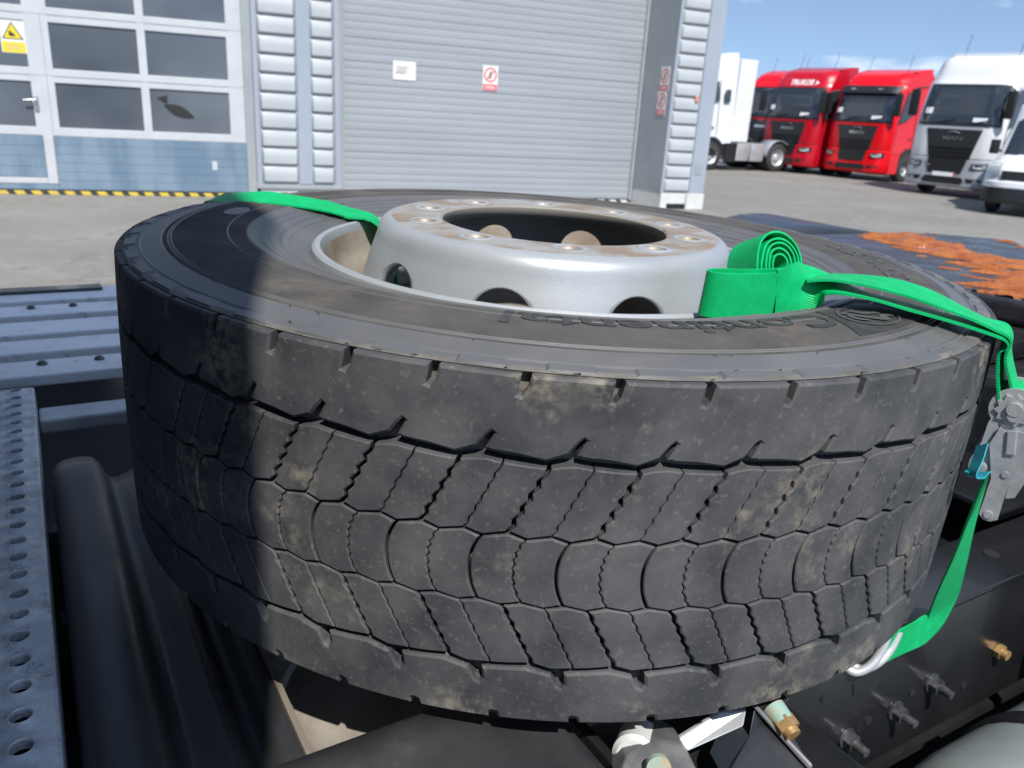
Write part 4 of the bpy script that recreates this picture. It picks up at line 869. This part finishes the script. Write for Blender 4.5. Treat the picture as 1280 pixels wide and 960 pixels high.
gr = MB(); stp_ = 0.0075; hh = {}
def gh(u, n):
    p_ = 0.80*u+0.6*n; q_ = -0.6*u+0.80*n; b = 0.5+0.5*noise.noise((p_*3.0, q_*5.0, 3.7)); s = noise.noise((p_*46, q_*9, 8.1)); q = noise.noise((p_*90, q_*22, 2.0)); return b*0.85+s*0.42+q*0.16-0.575
def inside(u, n):
    c = False; P = fw_o
    for i in range(len(P)):
        (x0, y0), (x1, y1) = P[i-1], P[i]
        if (y0 > n) != (y1 > n) and u < (x1-x0)*(n-y0)/(y1-y0)+x0: c = not c
    return c
gu = [0.55+stp_*i for i in range(int(1.2/stp_))]; gn_ = [-0.45+stp_*j for j in range(int(1.3/stp_))]
idx = {}
verts = []
for i, u in enumerate(gu):
    for j, n in enumerate(gn_):
        idx[i, j] = len(verts); h_ = gh(u, n); verts.append((u, n, FZ-0.004+(0.006+min(0.012, max(0, h_)*0.04) if h_ > 0 else 0)))
faces = []
for i in range(len(gu)-1):
    for j in range(len(gn_)-1):
        u, n = gu[i]+stp_/2, gn_[j]+stp_/2
        q = [(i, j), (i+1, j), (i+1, j+1), (i, j+1)]
        if max(verts[idx[a]][2] for a in q) > FZ and all(inside(verts[idx[a]][0]+du*0.02, verts[idx[a]][1]) for a in q for du in (-1, 1)): faces.append(tuple(idx[a] for a in q))
used = sorted({i for f in faces for i in f}); rem = {o: k for k, o in enumerate(used)}
gm = MB(); gm.add([verts[i] for i in used], [tuple(rem[i] for i in f) for f in faces]); stuff(gm.obj('grease', m_grease, fw, 70))
# rear mudguards over the drive wheels (the far one mirrors the sky behind the wheel)
def arch(n0, n1, u0, zt, nm):
    rows = []
    for i in range(25):
        a = pi*(0.02+0.96*i/24); rows.append([(u0-0.64*cos(a), n, zt-0.64+0.64*sin(a)**0.8) for n in (n0, (n0+n1)/2, n1)])
    g = MB(); g.grid(rows); o = g.obj(nm, mat('mudguard_gloss', (0.022, 0.024, 0.028), 0.26, base2=(0.03, 0.032, 0.035), scale=6, bump=0.15, bscale=80), trk, 50); so = o.modifiers.new('thickness', 'SOLIDIFY'); so.thickness = 0.006; return o
arch(0.78, 1.38, 1.45, 1.285, 'drive_mudguard'); arch(-1.15, -0.66, 1.75, 1.285, 'drive_mudguard')
m_rubber = mat('rubber_black', (0.028, 0.028, 0.029), 0.75, base2=(0.045, 0.044, 0.042), scale=10)
for n0, n1, u in ((0.80, 1.34, 1.45), (-1.12, -0.70, 1.75)):
    t_ = MB().lathe([(0.28, n0), (0.46, n0), (0.505, n0+0.03), (0.51, (n0+n1)/2), (0.505, n1-0.03), (0.46, n1), (0.28, n1)], 64).obj('drive_wheel', m_rubber, trk, 40, T((u, 0, 0.512)) @ Matrix.Rotation(-pi/2, 4, 'X'))
    MB().lathe([(0.02, n0+0.08), (0.2, n0+0.08), (0.285, n0+0.01), (0.285, n1-0.01), (0.2, n1-0.06), (0.02, n1-0.06)], 48).obj('rim', m_galv, t_, 40)
for n0, n1 in ((-1.28, -0.95), (0.72, 1.05)):
    t_ = MB().lathe([(0.28, n0), (0.46, n0), (0.505, n0+0.03), (0.51, (n0+n1)/2), (0.505, n1-0.03), (0.46, n1), (0.28, n1)], 64).obj('front_wheel', m_rubber, trk, 40, T((-2.55, 0, 0.512)) @ Matrix.Rotation(-pi/2, 4, 'X'))
    MB().lathe([(0.02, n0+0.08), (0.2, n0+0.08), (0.285, n0+0.01), (0.285, n1-0.01), (0.2, n1-0.06), (0.02, n1-0.06)], 48).obj('rim', m_galv, t_, 40)

# ================================================================== PARKED VEHICLES (local: faces -y, x to its left-hand side as seen from the front right, z up)
m_red = mat('paint_red', (0.78, 0.004, 0.012), 0.3, coat=0.35, spec=0.3); m_red2 = mat('paint_red_shaded', (0.50, 0.004, 0.018), 0.3, coat=0.35, spec=0.3)  # second red is darkened to carry the shading on that truck's front
m_white = mat('paint_white', (0.78, 0.79, 0.80), 0.25, coat=0.7); m_silverp = mat('paint_silver_trim', (0.46, 0.48, 0.51), 0.3, metal=0.3, coat=0.4)
m_black = mat('trim_black', (0.018, 0.019, 0.02), 0.4); m_grille = mat('grille_black', (0.03, 0.032, 0.034), 0.35)
m_wglass = glass_mat('windscreen_glass', (0.028, 0.036, 0.045), 0.03, spec=0.9)
m_lamp = mat('lamp_lens', (0.55, 0.57, 0.58), 0.12, metal=0.3); m_chrome = mat('chrome_mark', (0.75, 0.76, 0.77), 0.2, metal=0.9)
m_wht = mat('mark_white', (0.85, 0.85, 0.85), 0.5); m_amber = mat('lamp_amber', (0.8, 0.3, 0.03), 0.3)
m_tarp = mat('grey_fairing', (0.25, 0.28, 0.31), 0.4); m_tnk = mat('fuel_tank', (0.6, 0.61, 0.61), 0.35, metal=0.5, base2=(0.5, 0.5, 0.5), scale=4)
def yaw_m(pos, psi): return T(pos) @ Matrix.Rotation(psi, 4, 'Z')
def road_wheel(parent, x0, x1, y, r=0.50):
    c = (x0+x1)/2; w_ = abs(x1-x0)/2; sg = 1 if x1 > x0 else -1
    t_ = MB().lathe([(0.30, -w_), (r-0.05, -w_), (r-0.005, -w_+0.03), (r, 0), (r-0.005, w_-0.03), (r-0.05, w_), (0.30, w_)], 40).obj('wheel', m_rubber, parent, 40, T((c, y, r)) @ Matrix.Rotation(pi/2*sg, 4, 'Y'))
    MB().lathe([(0.001, w_-0.04), (0.10, w_-0.04), (0.13, w_-0.07), (0.21, w_-0.09), (0.25, w_-0.03), (0.29, w_-0.004), (0.305, w_-0.01)], 32).obj('rim', m_galv, t_, 40)
    g = MB()
    for k in range(10):
        a = 2*pi*k/10; g.cyl((0.168*cos(a), 0.168*sin(a), w_-0.085), (0.168*cos(a), 0.168*sin(a), w_-0.05), 0.018, n=6)
    stuff(g.obj('wheel_nuts', m_black, t_))
def truck(name, M, label, paint, H=3.65, visor=False, lower=None, group=None, sign=None, tractor=False, tank=False, plate=False):
    lower = lower or paint
    e = empty(name, M, label, 'truck', group)
    # front surface as a function of height and half-width
    FR = smooth_poly([(0.06, 0.80), (0.02, 1.15), (0.02, 1.55), (0.04, 1.95), (0.16, 2.45), (0.30, 2.98), (0.40, 3.16), (0.62, H-0.20), (0.90, H-0.05), (1.4, H)], 3)
    def wz(z): return 1.22 if z < 2.2 else 1.22-0.10*((z-2.2)/1.5)**1.4
    def fy(z):
        for (y0, z0), (y1, z1) in zip(FR, FR[1:]):
            if z0 <= z <= z1: return y0+(y1-y0)*(z-z0)/max(1e-6, z1-z0)
        return FR[-1][0]
    def dyx(k): return 0.26*max(0, abs(k)-0.62)**2/0.144
    ks = [-1, -0.97, -0.92, -0.84, -0.74, -0.62, -0.3, 0, 0.3, 0.62, 0.74, 0.84, 0.92, 0.97, 1]
    rows = [[(k*wz(z), y+dyx(k), z-(0.05*max(0, abs(k)-0.8)/0.2 if z > 3.2 else 0)) for k in ks] for y, z in FR]
    rows.append([(k*wz(H), 2.25, H+0.02-0.05*max(0, abs(k)-0.8)/0.2) for k in ks]); rows.append([(k*1.2, 2.28, 0.95) for k in ks])
    g = MB(); g.grid(rows)
    for si in (0, -1): g.add([r[si] for r in rows], [tuple(range(len(rows)))])
    cabm = g.obj('cab', paint, e, 32); fix_normals(cabm)
    def front(x, z, off): 
        k = x/wz(z); return (x, fy(z)+dyx(k)-off, z)
    # windscreen
    def panel(nm, mt, zs, xw, off, parent=cabm, th=0.0):
        rows_ = []
        for i in range(13):
            z = zs[0]+(zs[1]-zs[0])*i/12; hw = xw(z); rows_.append([front(hw*(2*j/20-1), z, off) for j in range(21)])
        return MB().grid(rows_).obj(nm, mt, parent, 50)
    panel('windscreen_seal', m_black, (1.92, 3.02), lambda z: 1.13-0.05*(z-1.92), 0.006)
    panel('windscreen', m_wglass, (1.98, 2.97), lambda z: 1.09-0.05*(z-1.92), 0.014)
    for sx in (-0.55, 0.35):
        a, b = front(sx, 1.98, 0.02), front(sx+0.5, 2.08, 0.03); MB().tube([a, b], 0.014, n=6).obj('wiper', m_black, cabm)
    for (x0, x1, z0, z1) in ((-0.98, -0.75, 2.22, 2.38), (0.42, 0.80, 2.03, 2.14)):
        MB().grid([[front(x, z, 0.019) for x in (x0, (x0+x1)/2, x1)] for z in (z0, z1)]).obj('windscreen_card', m_wht, cabm)
    if visor:
        g = MB(); g.grid([[front(1.12*(2*j/16-1), z, o) for j in range(17)] for z, o in ((3.12, 0.02), (3.10, 0.10), (2.88, 0.20), (2.86, 0.17), (3.04, 0.06))]); g.obj('sun_visor', m_black, cabm, 30)
        for x in (-0.5, 0.5): MB().box(x-0.08, x+0.08, fy(2.98)-0.17, fy(2.98)-0.155, 2.98, 3.02).obj('marker_lamp', m_lamp, cabm)
    # grille
    gw_ = lambda z: 0.52+0.24*(z-0.84)/0.98
    panel('grille', m_grille, (0.84, 1.82), gw_, 0.012)
    panel('grille_bar', paint if lower is paint else lower, (1.82, 1.86), lambda z: 0.77, 0.02)
    for k in range(5):
        z = 0.88+0.11*k; rows_ = [[front(gw_(z)*0.92*(2*j/8-1), z+dz, o) for j in range(9)] for dz, o in ((0, 0.014), (0.012, 0.045), (0.035, 0.045), (0.045, 0.014))]
        MB().grid(rows_).obj('grille_slat', m_black, cabm)
    vs, fs = text_geo('MAN', 0.17, bold=0.004); MB().add([front(v.x*1.5, 1.58+v.y*0.9, 0.02) for v in vs], fs).obj('maker_letters', m_chrome, cabm)
    ar = [front(0.15*cos(a), 1.71+0.05*sin(a), 0.024) for a in [pi*i/10 for i in range(11)]]; MB().tube(ar, 0.010, n=6).obj('maker_arc', m_chrome, cabm)
    for zz_, ww in ((1.90, 1.16), (1.06, 1.17)): MB().tube([front(ww*(2*j/16-1), zz_, 0.002) for j in range(17)], 0.008, n=4).obj('panel_gap', m_black, cabm)
    if sign:
        vs, fs = text_geo(sign, 0.26, shear=0.15, bold=0.008); MB().add([front(v.x*0.95+0.05, H-0.50+v.y, 0.012) for v in vs], fs).obj('roof_lettering', m_wht, cabm)
        MB().add([front(x, z, 0.012) for x, z in ((0.62, H-0.42), (0.78, H-0.50), (0.62, H-0.60), (0.66, H-0.50))], [(0, 1, 2, 3)]).obj('roof_arrow', m_wht, cabm)
    for x in (-0.95, 0.95): MB().box(x-0.05, x+0.05, fy(H-0.33)+dyx(x/1.1)-0.03, fy(H-0.33)+0.1, H-0.345, H-0.31, bev=0.008).obj('roof_lamp', m_lamp, cabm)
    # bumper with inset lamps and intake
    def brow(z, y, w2): return [(w2*k, y+0.30*max(0, abs(k)-0.62)**2/0.144, z) for k in ks]
    bmp = MB().grid([brow(1.02, 0.03, 1.22), brow(1.0, -0.02, 1.23), brow(0.60, -0.07, 1.24), brow(0.42, -0.09, 1.24), brow(0.30, -0.07, 1.22), brow(0.26, 0.0, 1.20), brow(0.26, 0.5, 1.20)]).obj('bumper', lower, e, 35)
    for si in (-1, 1): MB().box(min(si*1.20, si*1.238), max(si*1.20, si*1.238), 0.28, 0.85, 0.27, 0.84, bev=0.01).obj('bumper_end', lower, bmp)
    def bpanel(nm, mt, P, off):
        m = MB()
        pts = [(x, -0.055-0.03*(0.84-z)/0.54+0.30*max(0, abs(x/1.23)-0.62)**2/0.144-off, z) for x, z in P]; m.add(pts, [tuple(range(len(pts)))]); return m.obj(nm, mt, bmp)
    for si in (-1, 1):
        bpanel('headlamp_recess', m_black, [(si*0.70, 0.78), (si*0.82, 0.78), (si*0.94, 0.78), (si*1.05, 0.79), (si*1.12, 0.80), (si*1.12, 0.95), (si*1.05, 0.95), (si*0.94, 0.94), (si*0.82, 0.93), (si*0.68, 0.92)], 0.018)
        bpanel('headlamp', m_lamp, [(si*0.76, 0.81), (si*0.84, 0.81), (si*0.95, 0.81), (si*1.05, 0.82), (si*1.05, 0.92), (si*0.95, 0.915), (si*0.84, 0.91), (si*0.74, 0.90)], 0.026)
        bpanel('fog_lamp', m_black, [(si*0.66, 0.42), (si*0.78, 0.42), (si*0.90, 0.43), (si*1.00, 0.44), (si*1.04, 0.52), (si*0.90, 0.53), (si*0.78, 0.53), (si*0.62, 0.54)], 0.016)
    bpanel('intake', m_black, [(-0.52, 0.36), (0.52, 0.36), (0.60, 0.44), (0.50, 0.55), (-0.50, 0.55), (-0.60, 0.44)], 0.016)
    bpanel('lower_grille', m_black, [(-0.46, 0.64), (0.46, 0.64), (0.55, 1.01), (-0.55, 1.01)], 0.016)
    if plate: bpanel('number_plate', m_wht, [(-0.30, 0.555), (0.30, 0.555), (0.30, 0.665), (-0.30, 0.665)], 0.03); bpanel('plate_band', m_sred, [(0.28, 0.56), (0.33, 0.56), (0.33, 0.66), (0.28, 0.66)], 0.034); bpanel('side_plate', m_paper, [(-0.52, 0.84), (-0.42, 0.84), (-0.42, 0.85), (-0.52, 0.85)], 0.03)
    # doors, windows and handles on both sides
    for si in (-1, 1):
        def sp_(y, z, o): return (si*(wz(z)+o), y, z)
        dr_ = [(0.44, 1.92), (0.56, 2.32), (0.78, 2.88), (1.10, 2.93), (1.42, 2.93), (1.52, 2.36), (1.20, 2.24), (0.90, 2.04)]
        def side(nm, mt, P, o, par=cabm): m = MB(); m.add([sp_(y, z, o) for y, z in P], [tuple(range(len(P)))]); return fix_normals(m.obj(nm, mt, par))
        def rim_path(nm, P, r, mt, o=0.0): return MB().tube([sp_(y, z, o) for y, z in P]+[sp_(*P[0], o)], r, n=5, caps=False).obj(nm, mt, cabm)
        rim_path('door_gap', [(0.36, 0.95), (0.38, 1.90), (0.74, 2.96), (1.52, 3.0), (1.56, 1.3), (1.50, 0.95)], 0.008, m_black)
        side('door_window', m_wglass, dr_, 0.006); rim_path('window_seal', dr_, 0.014, m_black, 0.002)
        if tractor: w2 = side('sleeper_window', m_wglass, [(1.72, 2.30), (2.0, 2.30), (2.0, 2.72), (1.80, 2.72), (1.72, 2.62)], 0.006)
        x_ = si*1.226; MB().box(min(x_, x_+si*0.02), max(x_, x_+si*0.02), 1.28, 1.40, 1.42, 1.47, bev=0.006).obj('door_handle', m_black, cabm)
        g = MB(); g.box(si*1.30-0.11, si*1.30+0.11, -0.02, 0.12, 2.14, 2.86, bev=0.04); g.tube([(si*1.12, 0.32, 2.92), (si*1.30, 0.06, 2.88)], 0.025); g.obj('mirror', m_black, cabm, 40)
        g = MB(); ap = [(y, z) for y, z in [(1.40+0.62*cos(a), 0.52+0.62*sin(a)) for a in [radians(d) for d in range(0, 181, 12)]]]
        g.add([(si*1.222, y, z) for y, z in ap]+[(si*1.222, 2.02, 0.55)], [tuple(range(len(ap)))]); g.obj('wheel_arch', m_black, cabm)
        side_l = MB(); side_l.box(min(si*1.17, si*1.232), max(si*1.17, si*1.232), 0.30, 0.80, 0.30, 0.945, bev=0.02); side_l.obj('entry_step', lower, e)
        road_wheel(e, si*0.93, si*1.23, 1.40)
        side_f = MB(); side_f.box(min(si*1.17, si*1.225), max(si*1.17, si*1.225), 2.05, 2.60, 0.30, 0.95, bev=0.02); side_f.obj('side_skirt', lower if not tractor else m_black, e)
        if tractor:
            # side fairing flap behind the cab
            side2 = MB(); side2.box(min(si*1.10, si*1.19), max(si*1.10, si*1.19), 2.285, 3.05, 1.0, H-0.05, bev=0.03); side2.obj('side_fairing', paint, cabm)
            road_wheel(e, si*0.55, si*1.22, 4.60)
            a_ = []
            for i in range(15):
                a = pi*i/14; a_.append([(x, 4.60-0.60*cos(a), 0.52+0.60*sin(a)) for x in (si*0.58, si*1.26)])
            o = MB().grid(a_).obj('rear_mudguard', m_tarp, e, 40); so_ = o.modifiers.new('thickness', 'SOLIDIFY'); so_.thickness = 0.02
            if tank:
                for y0, y1 in ((2.62, 3.22), (3.25, 3.92)): MB().box(min(si*0.62, si*1.22), max(si*0.62, si*1.22), y0, y1, 0.34, 0.98, bev=0.09).obj('fuel_tank', m_tnk, e, 40)
                MB().box(min(si*0.8, si*1.2), max(si*0.8, si*1.2), 2.1, 2.66, 0.36, 0.9, bev=0.03).obj('step_box', m_white, e)
    MB().box(-0.42, 0.42, 1.0, 6.0, 0.78, 1.0, bev=0.01).obj('chassis', m_black, e)
    if not tractor:
        for si in (-1, 1): road_wheel(e, si*0.55, si*1.22, 5.05)
        MB().box(-1.2, 1.2, 2.32, 2.9, 1.05, H-0.1, bev=0.05).obj('side_fairing', paint, cabm)
    g = MB(); rf = [[(x, y, z) for x in (-1.08, -0.6, 0, 0.6, 1.08)] for y, z in ((1.15, H-0.03), (1.7, H+0.10), (2.22, H+0.14), (2.26, H-0.1))]; g.grid(rf); g.add([r[0] for r in rf], [(0, 1, 2, 3)]); g.add([r[-1] for r in rf], [(3, 2, 1, 0)]); g.obj('roof_deflector', paint, cabm, 40)
    for x in (-0.7, 0.75): MB().tube([(x, 1.2, H-0.02), (x+0.02, 1.35, H+0.55)], 0.008, n=5).obj('aerial', m_black, cabm)
    return e
PSI = radians(-53)
def place(px, py, psi, dx=1.22):                        # ground pixel of the front corner at local (dx, 0)
    P = on_z(px, py, 0); R = Matrix.Rotation(psi, 3, 'Z'); return yaw_m(P - R @ V((dx, 0.1, 0)), psi)
truck('parked_truck', place(1102, 228, PSI), 'red truck with a dark sun visor between the lettered red truck and a white truck', m_red, 3.62, visor=True, group='trucks parked across the yard')
truck('parked_truck', place(1012, 218.5, PSI), 'red truck in shade-darkened red with white lettering above its windscreen', m_red2, 3.68, sign='TRUKOR', group='trucks parked across the yard')
truck('parked_truck', place(1232, 251, PSI+radians(2)), 'white truck with silver lower front parked beside the white van', m_white, 3.85, lower=m_silverp, group='trucks parked across the yard', plate=True)
truck('parked_truck', place(977, 214, PSI), 'red truck half hidden behind the white tractor unit', m_red, 3.60, group='trucks parked across the yard')
PS2 = radians(-62)
P = on_z(966, 214.5, 0)*1.0
R_ = Matrix.Rotation(PS2, 3, 'Z')
truck('tractor_unit', yaw_m(P - R_ @ V((1.1, 4.60, 0)), PS2), 'white tractor unit seen from its side with grey tanks and open chassis', m_white, 3.80, tractor=True, tank=True, group='trucks parked across the yard')
# ---- van
def van(M, label):
    e = empty('parked_van', M, label, 'van')
    FR = [(0.0, 0.75), (0.0, 0.98), (0.10, 1.10), (0.55, 1.24), (0.78, 1.30), (1.45, 2.05), (1.75, 2.42), (2.3, 2.58), (5.4, 2.60), (5.5, 0.5)]
    ks = [-1, -0.95, -0.86, -0.74, -0.5, 0, 0.5, 0.74, 0.86, 0.95, 1]
    def w_(z): return 1.0 if z < 1.2 else 1.0-0.10*(z-1.2)/1.4
    rows = [[(k*w_(z), y+0.30*max(0, abs(k)-0.5)**2/0.25*(1 if i < 6 else 0.3), z-0.04*abs(k)**4) for k in ks] for i, (y, z) in enumerate(FR)]
    g = MB(); g.grid(rows)
    for si in (0, -1): g.add([r[si] for r in rows]+[(rows[0][si][0], 0.35, 0.45)], [tuple(range(len(rows)+1))])
    b = fix_normals(g.obj('body', m_white, e, 35))
    def fr(x, t, i, off):                                # point on front segment i (between FR[i], FR[i+1]) at fraction t
        y = FR[i][0]+(FR[i+1][0]-FR[i][0])*t; z = FR[i][1]+(FR[i+1][1]-FR[i][1])*t; k = x/w_(z)
        dy, dz = FR[i+1][0]-FR[i][0], FR[i+1][1]-FR[i][1]; l = hypot(dy, dz); return (x, y+0.30*max(0, abs(k)-0.5)**2/0.25-dz/l*off, z-0.04*abs(k)**4+dy/l*off)
    MB().grid([[fr(0.86*(2*j/12-1), t, 4, 0.012) for j in range(13)] for t in [i/8*0.95+0.03 for i in range(9)]]+[[fr(0.84*(2*j/12-1), t, 5, 0.012) for j in range(13)] for t in (0.1, 0.7)]).obj('windscreen', m_wglass, b, 40)
    MB().grid([[fr(0.62*(2*j/12-1), t, 0, 0.012) for j in range(13)] for t in (0.1, 0.95)]).obj('grille', m_black, b)
    vs, fs = text_geo('MAN', 0.10, bold=0.003); MB().add([(v.x*1.4, -0.016, 0.88+v.y) for v in vs], fs).obj('maker_letters', m_chrome, b)
    for si in (-1, 1): MB().grid([[fr(si*x, t, i, 0.014) for x in (0.66, 0.76, 0.86, 0.95)] for i, t in ((0, 0.35), (0, 0.95), (1, 0.6), (2, 0.2))]).obj('headlamp', m_lamp, b, 40)
    rows = [[(1.0*k, y+0.30*max(0, abs(k)-0.5)**2/0.25, z) for k in ks] for y, z in ((0.0, 0.76), (-0.05, 0.72), (-0.06, 0.62), (-0.05, 0.60))]
    MB().grid(rows).obj('bumper', m_white, e, 30)
    rows = [[(0.99*k, y+0.30*max(0, abs(k)-0.5)**2/0.25, z) for k in ks] for y, z in ((-0.045, 0.602), (-0.065, 0.50), (-0.06, 0.32), (0.0, 0.26), (0.5, 0.26))]
    MB().grid(rows).obj('lower_bumper', m_black, e, 30)
    for si in (-1, 1):
        road_wheel(e, si*0.72, si*0.97, 1.0, 0.345); road_wheel(e, si*0.72, si*0.97, 4.5, 0.345)
        g = MB(); g.box(si*1.10-0.10, si*1.10+0.10, 1.0, 1.12, 1.30, 1.62, bev=0.03); g.tube([(si*0.9, 1.15, 1.36), (si*1.10, 1.08, 1.40)], 0.03); g.obj('mirror', m_black, b, 40)
        m = MB(); m.add([(si*(w_(z)+0.006), y, z) for y, z in ((1.15, 1.38), (1.75, 2.05), (2.3, 2.12), (2.3, 1.38))], [(0, 1, 2, 3)]); m.obj('door_window', m_wglass, b)
    return e
P = on_z(1238, 264, 0); R_ = Matrix.Rotation(PSI+radians(12), 3, 'Z')
van(yaw_m(P - R_ @ V((-0.85, 0.95, 0)), PSI+radians(12)), 'white delivery van with black lower bumper parked beside the white truck')
